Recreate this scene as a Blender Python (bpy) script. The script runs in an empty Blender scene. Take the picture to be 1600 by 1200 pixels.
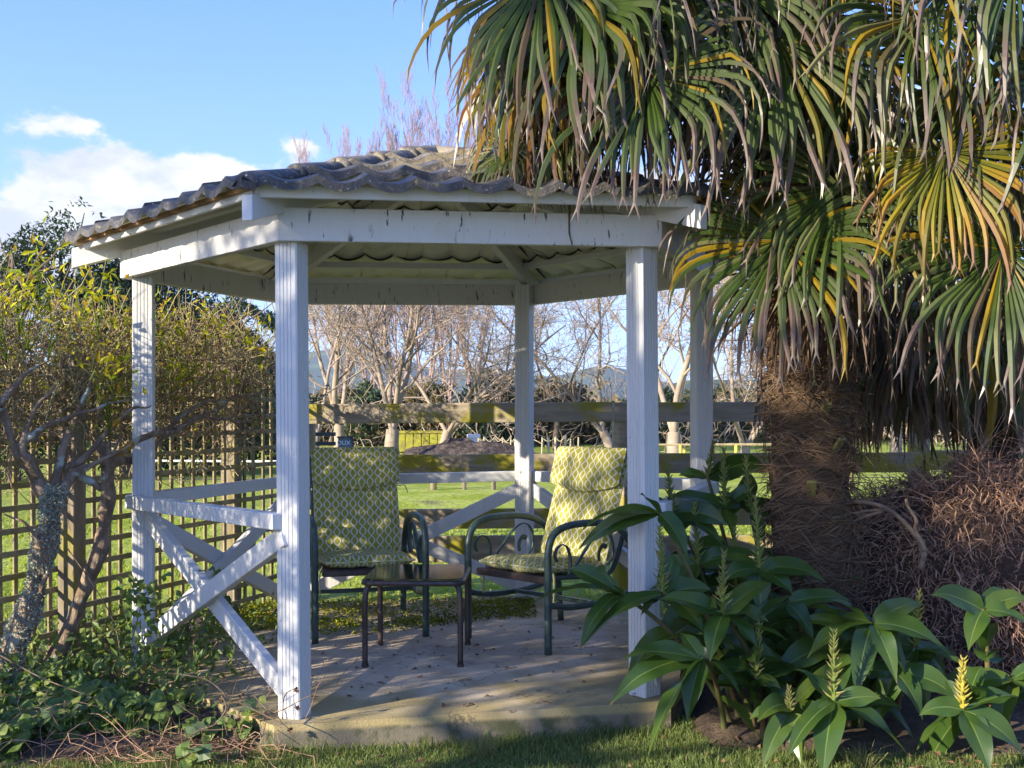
import bpy, bmesh, math, random
import numpy as np
from mathutils import Vector, Matrix
R=np.random.default_rng(7); random.seed(7)
sc=bpy.context.scene
COL=sc.collection
A3=lambda *a: np.array(a,float)
# ------------------------------------------------------------------ camera, sky, sun
EYE=1.345; F=1777.0
cd=bpy.data.cameras.new('camera'); cam=bpy.data.objects.new('camera',cd); COL.objects.link(cam)
cd.sensor_width=36; cd.lens=F/1600*36; cd.shift_y=38/1600; cd.clip_start=.05; cd.clip_end=9000
cam.location=(0,0,EYE); cam.rotation_euler=(math.pi/2,.003,0); sc.camera=cam
SUN_EL=math.radians(20); SUN_AZ=math.atan2(-.8,-.6)      # clockwise from +Y
wd=bpy.data.worlds.new('World'); sc.world=wd; wd.use_nodes=True
def N(nt,t,ins=None,**kw):
    n=nt.nodes.new(t)
    for k,v in kw.items(): setattr(n,k,v)
    if ins:
        for k,v in ins.items():
            if hasattr(v,'is_output'): nt.links.new(v,n.inputs[k])
            else: n.inputs[k].default_value=v
    return n
def MA(nt,op,a,b=0.,c=0.,clamp=False):
    n=N(nt,'ShaderNodeMath',{0:a,1:b,2:c},operation=op); n.use_clamp=clamp; return n.outputs[0]
def SS(nt,v,lo,hi):
    return N(nt,'ShaderNodeMapRange',{0:v,1:lo,2:hi,3:0.,4:1.},interpolation_type='SMOOTHSTEP').outputs[0]
def MIX(nt,f,a,b,mode='MIX'):
    n=N(nt,'ShaderNodeMix',data_type='RGBA',blend_type=mode)
    for s,v in ((n.inputs[0],f),(n.inputs[6],a),(n.inputs[7],b)):
        if hasattr(v,'is_output'): nt.links.new(v,s)
        else: s.default_value=v if not isinstance(v,tuple) else (tuple(v)+(1,))[:4]
    return n.outputs[2]
nt=wd.node_tree; nt.nodes.clear()
sky=N(nt,'ShaderNodeTexSky',sky_type='NISHITA',sun_disc=False,sun_elevation=SUN_EL,sun_rotation=SUN_AZ%(2*math.pi),air_density=1.0,dust_density=.6,ozone_density=1.6)
tc=N(nt,'ShaderNodeTexCoord'); sx=N(nt,'ShaderNodeSeparateXYZ',{0:tc.outputs['Generated']})
az=MA(nt,'ARCTAN2',sx.outputs[0],sx.outputs[1]); el=sx.outputs[2]
cn=N(nt,'ShaderNodeTexNoise',{'Vector':N(nt,'ShaderNodeMapping',{0:tc.outputs['Generated'],3:(1,1,1.7)}).outputs[0],'Scale':8.5,'Detail':10.,'Roughness':.66}).outputs[0]
acc=None
for a,e,w,h,s in ((-.315,.160,.115,.046,1.15),(-.255,.184,.05,.028,.7),(-.36,.190,.045,.024,.6),(-.44,.115,.08,.04,.8),(-.40,.226,.04,.010,.26),(-.36,.228,.03,.012,.30),(-.183,.222,.018,.010,.6),(-.10,.19,.06,.03,.3),(.22,.2,.2,.08,.5),(.9,.2,.3,.07,.8),(-1.3,.22,.35,.07,.8),(2.2,.2,.4,.06,.8),(-2.4,.25,.3,.06,.7)):
    dx=MA(nt,'DIVIDE',MA(nt,'SUBTRACT',az,a),w); dy=MA(nt,'DIVIDE',MA(nt,'SUBTRACT',el,e),h)
    g=MA(nt,'MULTIPLY',MA(nt,'POWER',2.718,MA(nt,'MULTIPLY',MA(nt,'ADD',MA(nt,'MULTIPLY',dx,dx),MA(nt,'MULTIPLY',dy,dy)),-1.)),s)
    acc=g if acc is None else MA(nt,'ADD',acc,g)
dens=MA(nt,'ADD',acc,MA(nt,'MULTIPLY',MA(nt,'SUBTRACT',cn,.5),2.3))
mask=SS(nt,dens,.34,.60)
cn2=N(nt,'ShaderNodeTexNoise',{'Vector':N(nt,'ShaderNodeMapping',{0:tc.outputs['Generated'],1:(.0,.0,-.035),3:(1,1,1.9)}).outputs[0],'Scale':15.,'Detail':8.,'Roughness':.6}).outputs[0]
ccol=MIX(nt,SS(nt,MA(nt,'ADD',MA(nt,'MULTIPLY',cn2,1.6),MA(nt,'MULTIPLY',el,2.2)),.98,1.40),(2.1,2.25,2.65),(3.05,3.05,3.1))
skc=MIX(nt,1.,sky.outputs[0],(.52,.64,1.08),'MULTIPLY')
lift=MIX(nt,SS(nt,el,.02,.42),(1.75,2.6,4.3),(.62,1.5,4.5))
skc=MIX(nt,.45,skc,lift)
bg=N(nt,'ShaderNodeBackground',{0:MIX(nt,MA(nt,'MULTIPLY',mask,.95),skc,ccol),1:.15})
nt.links.new(bg.outputs[0],N(nt,'ShaderNodeOutputWorld').inputs[0])
sd=bpy.data.lights.new('sun','SUN'); so=bpy.data.objects.new('sun',sd); COL.objects.link(so)
sd.energy=4.8; sd.angle=math.radians(.53); sd.color=(1,.90,.72)
sdir=Vector((-.8*math.cos(SUN_EL),-.6*math.cos(SUN_EL),math.sin(SUN_EL)))
so.rotation_euler=sdir.to_track_quat('Z','Y').to_euler(); so.location=(-8,-6,8)
sc.view_settings.view_transform='Standard'; sc.view_settings.look='None'; sc.view_settings.exposure=1.3; sc.view_settings.gamma=1
sc.cycles.max_bounces=8; sc.cycles.diffuse_bounces=5; sc.cycles.transparent_max_bounces=12
# ------------------------------------------------------------------ helpers
def Wp(u,v,d): return A3((u-800)/F*d, d, EYE-(v-638)/F*d)
def unit(v): v=np.asarray(v,float); return v/np.maximum(np.linalg.norm(v,axis=-1,keepdims=True),1e-9)
class MB:
    def __init__(s): s.v=[];s.q=[];s.t=[];s.n=0;s.at={};s.qm=[];s.tm=[]
    def add(s,v,q=None,tri=None,m=0,**at):
        v=np.asarray(v,float).reshape(-1,3); k=len(v)
        if q is not None and len(q): q=np.asarray(q,int).reshape(-1,4); s.q.append(q+s.n); s.qm.append(np.full(len(q),m))
        if tri is not None and len(tri): tri=np.asarray(tri,int).reshape(-1,3); s.t.append(tri+s.n); s.tm.append(np.full(len(tri),m))
        for key,a in at.items(): s.at.setdefault(key,[]).append((s.n,np.asarray(a,float)))
        s.v.append(v); s.n+=k
    def box(s,p0,p1,w,h,up=(0,0,1),bev=.003,m=0):
        # bar from p0 to p1, w across (side), h along up
        p0=A3(*p0);p1=A3(*p1);d=unit(p1-p0);sd_=unit(np.cross(d,up));u=np.cross(sd_,d);L=np.linalg.norm(p1-p0)
        v,q,t=cbox(L,w,h,bev)
        s.add((p0+p1)/2+v[:,:1]*d+v[:,1:2]*sd_+v[:,2:]*u,q,t,m)
    def mesh(s,name,smooth=False):
        V=np.concatenate(s.v) if s.v else np.zeros((0,3))
        return V
    def build(s,name,mats,parent=None,smooth=False,kind=None):
        V=np.concatenate(s.v)
        root=parent
        while root is not None and root.parent is not None: root=root.parent
        if root is not None and root.type=='EMPTY' and not root.get('local'): V=V-np.array(root.location)
        Q=np.concatenate(s.q) if s.q else np.zeros((0,4),int); T=np.concatenate(s.t) if s.t else np.zeros((0,3),int)
        me=bpy.data.meshes.new(name); me.vertices.add(len(V)); me.vertices.foreach_set('co',V.ravel())
        me.loops.add(Q.size+T.size); me.loops.foreach_set('vertex_index',np.concatenate([Q.ravel(),T.ravel()]))
        me.polygons.add(len(Q)+len(T))
        me.polygons.foreach_set('loop_start',np.concatenate([np.arange(len(Q))*4,Q.size+np.arange(len(T))*3]))
        me.polygons.foreach_set('use_smooth',np.full(len(Q)+len(T),smooth))
        mats=mats if isinstance(mats,(list,tuple)) else [mats]
        for m in mats: me.materials.append(m)
        if len(mats)>1: me.polygons.foreach_set('material_index',np.concatenate(s.qm+s.tm).astype(int))
        for key,parts in s.at.items():
            vec=parts[0][1].ndim>1
            arr=np.zeros((len(V),3) if vec else len(V))
            for st,a in parts: arr[st:st+len(a)]=a
            at=me.attributes.new(key,'FLOAT_VECTOR' if vec else 'FLOAT','POINT'); at.data.foreach_set('vector' if vec else 'value',arr.ravel())
        me.update(calc_edges=True); me.validate()
        o=bpy.data.objects.new(name,me); COL.objects.link(o); o.parent=parent
        if kind: o['kind']=kind
        return o
_cb={}
def cbox(L,w,h,b):
    b=min(b,.45*min(L,w,h))
    key=(round(L,5),round(w,5),round(h,5),round(b,5))
    if key in _cb: return _cb[key]
    bm=bmesh.new(); bmesh.ops.create_cube(bm,size=1); bmesh.ops.scale(bm,vec=(L,w,h),verts=bm.verts)
    bmesh.ops.bevel(bm,geom=bm.edges[:],offset=b,segments=1,affect='EDGES'); bm.verts.index_update()
    v=np.array([x.co[:] for x in bm.verts]); q=[[x.index for x in f.verts] for f in bm.faces if len(f.verts)==4]; t=[[x.index for x in f.verts] for f in bm.faces if len(f.verts)==3]
    bm.free(); _cb[key]=(v,q,t); return _cb[key]
def tubes(P,Rd,S=5,caps=False,flat=1.0):
    P=np.asarray(P,float)
    if P.ndim==2: P=P[None]
    n,K,_=P.shape; Rd=np.broadcast_to(np.asarray(Rd,float),(n,K)) if np.ndim(Rd)<2 else np.asarray(Rd,float)
    T=unit(np.gradient(P,axis=1)); ref=np.where(np.abs(T[:,0,2:3])>.9,A3(1,0,0),A3(0,0,1)); U=unit(np.cross(T[:,0],ref))
    a=np.arange(S)/S*2*np.pi; V=np.zeros((n,K,S,3))
    for k in range(K):
        U=unit(U-(U*T[:,k]).sum(-1,keepdims=True)*T[:,k]); B=np.cross(T[:,k],U)
        V[:,k]=P[:,k,None]+Rd[:,k,None,None]*(np.cos(a)[None,:,None]*U[:,None]+flat*np.sin(a)[None,:,None]*B[:,None])
    idx=np.arange(n*K*S).reshape(n,K,S); nx=np.roll(idx,-1,2)
    q=np.stack([idx[:,:-1],nx[:,:-1],nx[:,1:],idx[:,1:]],-1).reshape(-1,4)
    t=None
    if caps:
        t=[]
        for i in range(n):
            for r,fl in ((idx[i,0],True),(idx[i,-1],False)):
                for j in range(1,S-1): t.append([r[0],r[j+1],r[j]] if fl else [r[0],r[j],r[j+1]])
    return V.reshape(-1,3),q,t
def smooth_line(pts,n=24):
    p=np.asarray(pts,float); m=len(p); pp=np.vstack([2*p[0]-p[1],p,2*p[-1]-p[-2]]); out=[]
    for t in np.linspace(0,m-1-1e-6,n):
        i=int(t); f=t-i; a,b,c,d=pp[i:i+4]
        out.append(.5*((2*b)+(c-a)*f+(2*a-5*b+4*c-d)*f*f+(3*b-a-3*c+d)*f**3))
    return np.array(out)
def leaves(pos,dr,nr,ln,wd,fold=.25):
    # six-point folded leaflets: arrays
    n=len(pos); dr=unit(dr); nr=unit(nr-(nr*dr).sum(-1,keepdims=True)*dr); sd_=np.cross(dr,nr)
    ln=np.broadcast_to(ln,(n,))[:,None]; wd=np.broadcast_to(wd,(n,))[:,None]
    p0=pos; p1=pos+dr*ln*.45-nr*ln*.02; p2=pos+dr*ln-nr*ln*.12
    l=pos+dr*ln*.4+sd_*wd*.5+nr*wd*fold; r=pos+dr*ln*.4-sd_*wd*.5+nr*wd*fold
    V=np.stack([p0,p1,p2,l,r],1).reshape(-1,3); b=np.arange(n)[:,None]*5
    q=np.concatenate([b+np.array([[0,1,2,3]]),b+np.array([[0,4,2,1]])])
    return V,q,np.repeat(R.random(n),5)
def blades(pos,h,w,lean=.4):
    n=len(pos); a=R.random(n)*2*np.pi; d=np.stack([np.cos(a),np.sin(a),0*a],1); b=R.random(n)*2*np.pi; ld=np.stack([np.cos(b),np.sin(b),0*b],1)
    h=np.broadcast_to(h,(n,))[:,None]; w=np.broadcast_to(w,(n,))[:,None]; up=A3(0,0,1); le=R.random((n,1))*lean
    m=pos+up*h*.55+ld*h*le*.35; t=pos+up*h*(1-le*.4)+ld*h*le
    V=np.stack([pos-d*w/2,pos+d*w/2,m+d*w*.38,m-d*w*.38,t],1).reshape(-1,3); i=np.arange(n)[:,None]*5
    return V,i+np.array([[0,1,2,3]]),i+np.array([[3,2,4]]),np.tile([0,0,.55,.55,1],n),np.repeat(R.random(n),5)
def fbm(p,sc_=1.,seed=0,oct=3):
    r=np.random.default_rng(seed); o=0.
    for i in range(oct):
        for j in range(3):
            k=unit(r.normal(size=3))*sc_*(2**i)*(.7+.6*r.random()); o=o+np.sin(p@k+r.random()*6.28)*(.5**i)/2.2
    return o
def tag(o,label=None,cat=None,group=None,kind=None):
    if label: o['label']=label
    if cat: o['category']=cat
    if group: o['group']=group
    if kind: o['kind']=kind
    return o
def thing(name,label,cat,loc=(0,0,0),group=None,rz=0.,local=False):
    o=bpy.data.objects.new(name,None); COL.objects.link(o); o.location=tuple(loc); o.rotation_euler=(0,0,rz); o.empty_display_size=.1
    if local: o['local']=1
    return tag(o,label,cat,group)
def copy_tree(o,parent=None):
    c=o.copy(); COL.objects.link(c); c.parent=parent
    for ch in o.children: copy_tree(ch,c)
    return c
# ------------------------------------------------------------------ materials
def mat(name,col,rough=.7,col2=None,scale=8.,detail=5.,lo=.4,hi=.65,bump=0.,bscale=60.,stretch=(1,1,1),spec=.3,metal=0.,extra=None,transl=0.,bdist=.01):
    m=bpy.data.materials.new(name); m.use_nodes=True; nt=m.node_tree; nt.nodes.clear()
    tc=N(nt,'ShaderNodeTexCoord'); mp=N(nt,'ShaderNodeMapping',{0:tc.outputs['Object'],3:stretch}).outputs[0]
    c=None
    if col2 is not None:
        nz=N(nt,'ShaderNodeTexNoise',{'Vector':mp,'Scale':scale,'Detail':detail,'Roughness':.6}).outputs[0]
        c=MIX(nt,SS(nt,nz,lo,hi),tuple(col),tuple(col2))
    else: c=MIX(nt,0.,tuple(col),tuple(col))
    if extra: c=extra(nt,c,tc,mp)
    b=N(nt,'ShaderNodeBsdfPrincipled',{'Base Color':c,'Roughness':rough,'Metallic':metal,'Specular IOR Level':spec})
    if bump:
        bn=N(nt,'ShaderNodeTexNoise',{'Vector':mp,'Scale':bscale,'Detail':6.,'Roughness':.65}).outputs[0]
        nt.links.new(N(nt,'ShaderNodeBump',{'Strength':bump,'Distance':bdist,'Height':bn}).outputs[0],b.inputs['Normal'])
    o=b.outputs[0]
    if transl:
        tr=N(nt,'ShaderNodeBsdfTranslucent',{0:MIX(nt,1.,c,(1.5,1.45,.7),'MULTIPLY')})
        o=N(nt,'ShaderNodeMixShader',{0:transl,1:o,2:tr.outputs[0]}).outputs[0]
    nt.links.new(o,N(nt,'ShaderNodeOutputMaterial').inputs[0]); return m
def noise(nt,v,s,d=4.,r=.6): return N(nt,'ShaderNodeTexNoise',{'Vector':v,'Scale':s,'Detail':d,'Roughness':r}).outputs[0]
def attr(nt,n): return N(nt,'ShaderNodeAttribute',attribute_name=n)
def mapv(nt,v,s): return N(nt,'ShaderNodeMapping',{0:v,3:s}).outputs[0]
def ramp(nt,f,stops):
    n=N(nt,'ShaderNodeValToRGB',{0:f}); e=n.color_ramp.elements
    while len(e)<len(stops): e.new(.5)
    for el_,(p,c) in zip(e,stops): el_.position=p; el_.color=tuple(c)+(1,)
    return n.outputs[0]
def ex_paint(streak):
    def f(nt,c,tc,mp):
        o=tc.outputs['Object']
        c=MIX(nt,MA(nt,'MULTIPLY',SS(nt,noise(nt,o,5.),.55,.8),.35),c,(.46,.45,.36))
        if streak:
            s=noise(nt,mapv(nt,o,(48,48,9)),1.,3.); p=noise(nt,o,6.,2.)
            c=MIX(nt,MA(nt,'MULTIPLY',SS(nt,s,.60,.66),SS(nt,p,.40,.58)),c,(.05,.048,.04))
        s2=noise(nt,mapv(nt,o,(30,30,1.5)),1.,4.)
        c=MIX(nt,MA(nt,'MULTIPLY',SS(nt,s2,.5,.85),.25),c,(.35,.33,.27))
        s3=noise(nt,o,55.,2.); return MIX(nt,SS(nt,s3,.74,.78),c,(.10,.09,.07))
    return f
m_paint=mat('white_paint',(.60,.59,.57),.55,bump=.25,bscale=35,stretch=(1,1,.3),extra=ex_paint(False))
m_beam=mat('weathered_white_paint',(.59,.57,.54),.6,bump=.3,bscale=30,extra=ex_paint(True))
m_soffit=mat('cream_painted_steel',(.72,.69,.54),.5,(.48,.49,.30),4.,lo=.5,hi=.8,bump=.1)
m_endgrain=mat('grey_end_grain',(.45,.43,.39),.8,(.62,.6,.56),30,stretch=(1,1,3))
m_batten=mat('bare_timber',(.36,.21,.10),.8,(.22,.12,.06),20,stretch=(1,1,6))
def ex_tile(nt,c,tc,mp):
    o=tc.outputs['Object']; a=attr(nt,'up').outputs['Fac']
    l=SS(nt,MA(nt,'ADD',noise(nt,o,9.,7.,.7),MA(nt,'MULTIPLY',a,.26)),.58,.76)  # lichen by noise; extra tan up the courses paints in sunlit top rows
    c=MIX(nt,l,c,(.24,.20,.13)); l2=SS(nt,noise(nt,o,23.,5.),.6,.68)
    c=MIX(nt,MA(nt,'MULTIPLY',l2,.6),c,(.30,.25,.08)); return MIX(nt,SS(nt,noise(nt,o,60.,3.),.66,.7),c,(.42,.42,.40))
m_tile=mat('weathered_grey_tile',(.042,.039,.039),.6,(.085,.077,.07),14.,bump=1.,bscale=90,extra=ex_tile,spec=.5,bdist=.006)
def ex_conc(nt,c,tc,mp):
    o=tc.outputs['Object']; s=N(nt,'ShaderNodeSeparateXYZ',{0:o})
    r=N(nt,'ShaderNodeVectorMath',{0:mapv(nt,o,(1,1,0))},operation='LENGTH').outputs['Value']
    m=SS(nt,MA(nt,'ADD',r,MA(nt,'MULTIPLY',MA(nt,'SUBTRACT',noise(nt,o,2.6,6.),.5),2.2)),.7,1.6)
    c=MIX(nt,MA(nt,'MULTIPLY',m,.68),c,(.25,.19,.035))
    low=SS(nt,s.outputs[2],-.026,-.05); mo=SS(nt,noise(nt,o,7.,6.),.45,.6)
    c=MIX(nt,MA(nt,'MULTIPLY',low,.85),c,(.13,.115,.09)); c=MIX(nt,MA(nt,'MULTIPLY',MA(nt,'MULTIPLY',low,mo),.8),c,(.035,.05,.012))
    wv=N(nt,'ShaderNodeVectorMath',{0:o,1:N(nt,'ShaderNodeTexNoise',{'Vector':o,'Scale':5.,'Detail':5.}).outputs['Color']},operation='ADD').outputs[0]
    vo=N(nt,'ShaderNodeTexVoronoi',{'Vector':mapv(nt,wv,(1,1,.05)),'Scale':.75},feature='DISTANCE_TO_EDGE').outputs['Distance']
    c=MIX(nt,MA(nt,'MULTIPLY',SS(nt,vo,.006,.001),.7),c,(.07,.06,.045)); c=MIX(nt,MA(nt,'MULTIPLY',SS(nt,noise(nt,o,1.4,8.,.7),.5,.68),.45),c,(.20,.16,.11))
    return MIX(nt,SS(nt,noise(nt,o,90.,2.),.66,.72),c,(.10,.085,.07))
m_conc=mat('mossy_concrete',(.60,.485,.35),.85,(.50,.40,.285),5.,bump=.35,bscale=90,extra=ex_conc)
def ex_moss(nt,c,tc,mp):
    o=tc.outputs['Object']
    g=noise(nt,mapv(nt,o,(3,30,45)),1.,5.); c=MIX(nt,MA(nt,'MULTIPLY',SS(nt,g,.4,.75),.5),c,(.17,.13,.085))
    ms=SS(nt,noise(nt,mapv(nt,o,(1.6,1.6,2.6)),1.3,6.),.47,.60)
    return MIX(nt,MA(nt,'MULTIPLY',ms,.92),c,(.30,.26,.012))
m_rail=mat('mossy_rail_timber',(.40,.33,.235),.85,(.30,.24,.16),3.,bump=.5,bscale=18,stretch=(1,4,6),extra=ex_moss)
def ex_trel(nt,c,tc,mp):
    o=tc.outputs['Object']; return MIX(nt,MA(nt,'MULTIPLY',SS(nt,noise(nt,o,4.,5.),.5,.7),.7),c,(.22,.19,.02))
m_trel=mat('olive_weathered_slat',(.31,.255,.14),.85,(.20,.165,.09),9.,bump=.4,bscale=60,extra=ex_trel)
m_post=mat('grey_brown_post',(.22,.18,.13),.9,(.13,.10,.07),5.,bump=.5,bscale=30,stretch=(3,3,.5),extra=ex_trel)
m_green=mat('dark_green_metal',(.035,.062,.052),.38,(.055,.09,.075),12.,spec=.5,bump=.05)
m_brown=mat('dark_brown_metal',(.045,.030,.026),.4,(.075,.05,.045),14.,spec=.5)
def ex_fab(nt,c,tc,mp):
    uv=attr(nt,'pc').outputs['Vector']; s=N(nt,'ShaderNodeSeparateXYZ',{0:uv})
    u=MA(nt,'DIVIDE',s.outputs[0],.054); w=MA(nt,'MULTIPLY',MA(nt,'SINE',MA(nt,'MULTIPLY',s.outputs[1],2*math.pi/.122)),.36)
    f=None
    for sg,ph in ((1.,0.),(-1.,0.)):
        t=MA(nt,'ABSOLUTE',MA(nt,'SUBTRACT',MA(nt,'FRACT',MA(nt,'ADD',MA(nt,'ADD',u,MA(nt,'MULTIPLY',w,sg)),ph+50)),.5))
        f=t if f is None else MA(nt,'MINIMUM',f,t)
    line=SS(nt,f,.105,.07)
    base=MIX(nt,noise(nt,uv,900.,2.),(.35,.33,.06),(.29,.27,.045))
    return MIX(nt,line,base,(.60,.57,.46))
m_fab=mat('chartreuse_lattice_fabric',(.5,.5,.1),.9,bump=.2,bscale=250,extra=ex_fab,spec=.1,bdist=.002)
m_tie=mat('chartreuse_tie_fabric',(.46,.43,.08),.9,(.7,.68,.5),60.)
def leafmat(name,stops,rnd,rough=.45,transl=.35,spec=.4,vein=False,rndamt=.6):
    def f(nt,c,tc,mp):
        t=attr(nt,'t').outputs['Fac']; r=attr(nt,'r').outputs['Fac']; o=tc.outputs['Object']
        tt=MA(nt,'ADD',t,MA(nt,'MULTIPLY',MA(nt,'SUBTRACT',r,.5),.45)); tt=MA(nt,'ADD',tt,MA(nt,'MULTIPLY',MA(nt,'SUBTRACT',noise(nt,o,9.,3.),.5),.5))
        c=ramp(nt,tt,stops)
        for lo,hi,cc in rnd: c=MIX(nt,MA(nt,'MULTIPLY',MA(nt,'MULTIPLY',SS(nt,r,lo,lo+.02),SS(nt,r,hi,hi-.02)),rndamt),c,cc)
        if vein:
            a=attr(nt,'a').outputs['Fac']; c=MIX(nt,SS(nt,MA(nt,'ABSOLUTE',a),.07,.03),c,(.14,.20,.05))
            c=MIX(nt,MA(nt,'MULTIPLY',SS(nt,MA(nt,'SINE',MA(nt,'ADD',MA(nt,'MULTIPLY',t,95.),MA(nt,'MULTIPLY',MA(nt,'ABSOLUTE',a),26.))),.5,1.),.22),c,(.09,.14,.04))
            c=MIX(nt,SS(nt,noise(nt,o,38.,2.),.73,.77),c,(.16,.10,.03)); c=MIX(nt,SS(nt,MA(nt,'ADD',t,MA(nt,'MULTIPLY',MA(nt,'SUBTRACT',noise(nt,o,14.,3.),.5),.3)),.97,1.03),c,(.20,.12,.04)); c=MIX(nt,MA(nt,'MULTIPLY',SS(nt,noise(nt,o,5.,3.),.55,.75),.45),c,(.10,.14,.025))
        return c
    return mat(name,(0,0,0),rough,extra=f,transl=transl,spec=spec)
m_palm=leafmat('palm_fan_leaf',[(0,(.036,.068,.008)),(.45,(.055,.088,.016)),(.74,(.10,.125,.05)),(.88,(.15,.10,.085)),(1,(.23,.18,.15))],[(.0,.09,(.40,.24,.012)),(.12,.2,(.15,.075,.06)),(.22,.30,(.24,.22,.10))],.36,.42,.45)
m_palmo=leafmat('orange_sunlit_palm_leaf',[(0,(.10,.11,.012)),(.4,(.24,.21,.015)),(.75,(.34,.20,.02)),(1,(.25,.14,.09))],[(.2,.45,(.07,.10,.03)),(.5,.62,(.20,.06,.03))],.4,.45,.4)  # old orange fans; also paints in sunlight on the yellow-lit ones
m_palmd=leafmat('dead_palm_leaf',[(0,(.05,.028,.014)),(.5,(.085,.045,.024)),(1,(.14,.09,.065))],[(.1,.3,(.16,.08,.035)),(.5,.6,(.07,.08,.025))],.6,.25,.3)
m_petiole=mat('palm_petiole',(.13,.12,.04),.5,(.08,.06,.03),12.)
m_fibre=mat('palm_trunk_fibre',(.15,.092,.054),.95,(.08,.05,.03),14.,bump=1.,bscale=40,stretch=(1,1,6),bdist=.02)
m_hair=leafmat('palm_fibre_hair',[(0,(.12,.075,.044)),(1,(.23,.15,.09))],[(.0,.3,(.07,.04,.025))],.9,0,.1)
m_ging=leafmat('ginger_leaf',[(0,(.065,.115,.018)),(.5,(.045,.095,.016)),(1,(.07,.115,.018))],[(.0,.25,(.11,.155,.02)),(.8,1.01,(.032,.07,.016))],.32,.42,.5,vein=True)
m_gstem=mat('ginger_stem',(.10,.11,.035),.5,(.16,.10,.05),9.)
m_spike=leafmat('green_flower_bract',[(0,(.12,.17,.03)),(.7,(.22,.24,.06)),(1,(.20,.13,.07))],[(.0,.25,(.30,.27,.08))],.5,.25,.3)
m_spike_sunlit=leafmat('sunlit_flower_bract',[(0,(.36,.30,.03)),(.7,(.50,.42,.07)),(1,(.42,.30,.07))],[(.0,.25,(.30,.27,.08))],.5,.25,.3)  # green bracts recoloured yellow, the sunlight on this spike put into the colour
m_roseleaf=leafmat('yellowing_rose_leaf',[(0,(.28,.31,.02)),(.6,(.50,.45,.025)),(1,(.55,.34,.03))],[(.0,.3,(.10,.17,.02)),(.8,.93,(.30,.12,.02))],.5,.6,.3)
m_twig=leafmat('rose_twig',[(0,(.17,.115,.07)),(.5,(.34,.27,.15)),(1,(.46,.42,.20))],[(.0,.25,(.22,.12,.07)),(.7,.85,(.22,.24,.07))],.7,0,.2)
def ex_bark(nt,c,tc,mp):
    o=tc.outputs['Object']; c=MIX(nt,SS(nt,noise(nt,o,9.,6.),.55,.64),c,(.38,.39,.32)); return MIX(nt,SS(nt,noise(nt,o,5.,4.),.68,.72),c,(.36,.20,.02))
m_rosebark=mat('lichened_rose_bark',(.17,.115,.075),.95,(.30,.22,.15),16.,bump=.9,bscale=38,stretch=(1,1,.5),extra=ex_bark,bdist=.02)
m_lichen=mat('pale_lichen',(.42,.43,.34),.95,(.27,.28,.21),40.)
m_conif=leafmat('dark_evergreen_leaf',[(0,(.03,.055,.028)),(1,(.065,.10,.045))],[(.0,.25,(.085,.12,.07))],.55,.15,.3)
m_tbark=mat('tree_bark',(.16,.12,.09),.95,(.10,.075,.05),6.,bump=.6,bscale=20)
m_pale=mat('pale_bare_bark',(.34,.27,.205),.9,(.20,.15,.11),1.2,bump=.4,bscale=8)
m_ptwig=mat('poplar_twig',(.36,.26,.25),.9,(.26,.18,.16),.8)
m_dtwig=mat('tan_twig',(.40,.315,.235),.9,(.25,.18,.13),.6)
m_scrub=leafmat('scrub_leaf',[(0,(.07,.075,.03)),(1,(.17,.13,.065))],[(.0,.3,(.20,.12,.07)),(.7,.9,(.05,.075,.022))],.7,.2,.2)
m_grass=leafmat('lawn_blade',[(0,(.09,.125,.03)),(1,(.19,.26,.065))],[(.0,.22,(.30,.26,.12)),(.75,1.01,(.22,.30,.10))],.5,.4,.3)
m_fgrass=leafmat('paddock_blade',[(0,(.20,.26,.02)),(1,(.34,.39,.055))],[(.0,.2,(.33,.32,.11))],.5,.45,.3)
m_weed=leafmat('weed_leaf',[(0,(.075,.125,.03)),(1,(.15,.22,.05))],[(.0,.25,(.20,.24,.045)),(.7,.82,(.08,.12,.08)),(.9,.95,(.20,.13,.04))],.5,.35,.35)
m_moss=leafmat('floor_moss',[(0,(.14,.16,.01)),(1,(.28,.30,.015))],[(.0,.25,(.09,.05,.03))],.8,.2,.1)
m_dry=leafmat('dry_brown_foliage',[(0,(.24,.14,.095)),(1,(.56,.34,.23))],[(.0,.3,(.14,.08,.058)),(.8,.95,(.50,.37,.24))],.85,.2,.15)
m_drycore=mat('dry_heap_core',(.07,.042,.03),.95,(.11,.07,.05),25,bump=1,bscale=50,bdist=.03)
m_dbranch=mat('bare_dead_branch',(.24,.17,.11),.85,(.13,.085,.06),8.,bump=.4)
m_litter=leafmat('dead_leaf',[(0,(.16,.085,.045)),(1,(.22,.13,.07))],[(.0,.3,(.10,.05,.03))],.8,.1,.2)
m_soil=mat('garden_soil',(.075,.052,.036),.95,(.12,.085,.055),14.,bump=1,bscale=40,bdist=.02)
def ex_gr(nt,c,tc,mp):
    o=tc.outputs['Object']; s=N(nt,'ShaderNodeSeparateXYZ',{0:o})
    far=SS(nt,s.outputs[1],7.5,9.5)
    c2=MIX(nt,SS(nt,noise(nt,o,1.1,8.,.7),.38,.66),(.25,.30,.03),(.37,.40,.09)); c2=MIX(nt,SS(nt,noise(nt,o,.16,6.),.5,.62),c2,(.22,.25,.05)); c2=MIX(nt,SS(nt,noise(nt,o,.55,6.),.58,.68),c2,(.17,.16,.06))
    return MIX(nt,far,c,c2)
m_ground=mat('grass_ground',(.075,.095,.03),.95,(.11,.105,.05),9.,extra=ex_gr,bump=1.,bscale=9,bdist=.06,spec=.1)
m_hill=mat('forested_hill',(.055,.085,.065),.95,(.10,.14,.07),.009,lo=.5,hi=.62,detail=8,spec=0)
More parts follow.
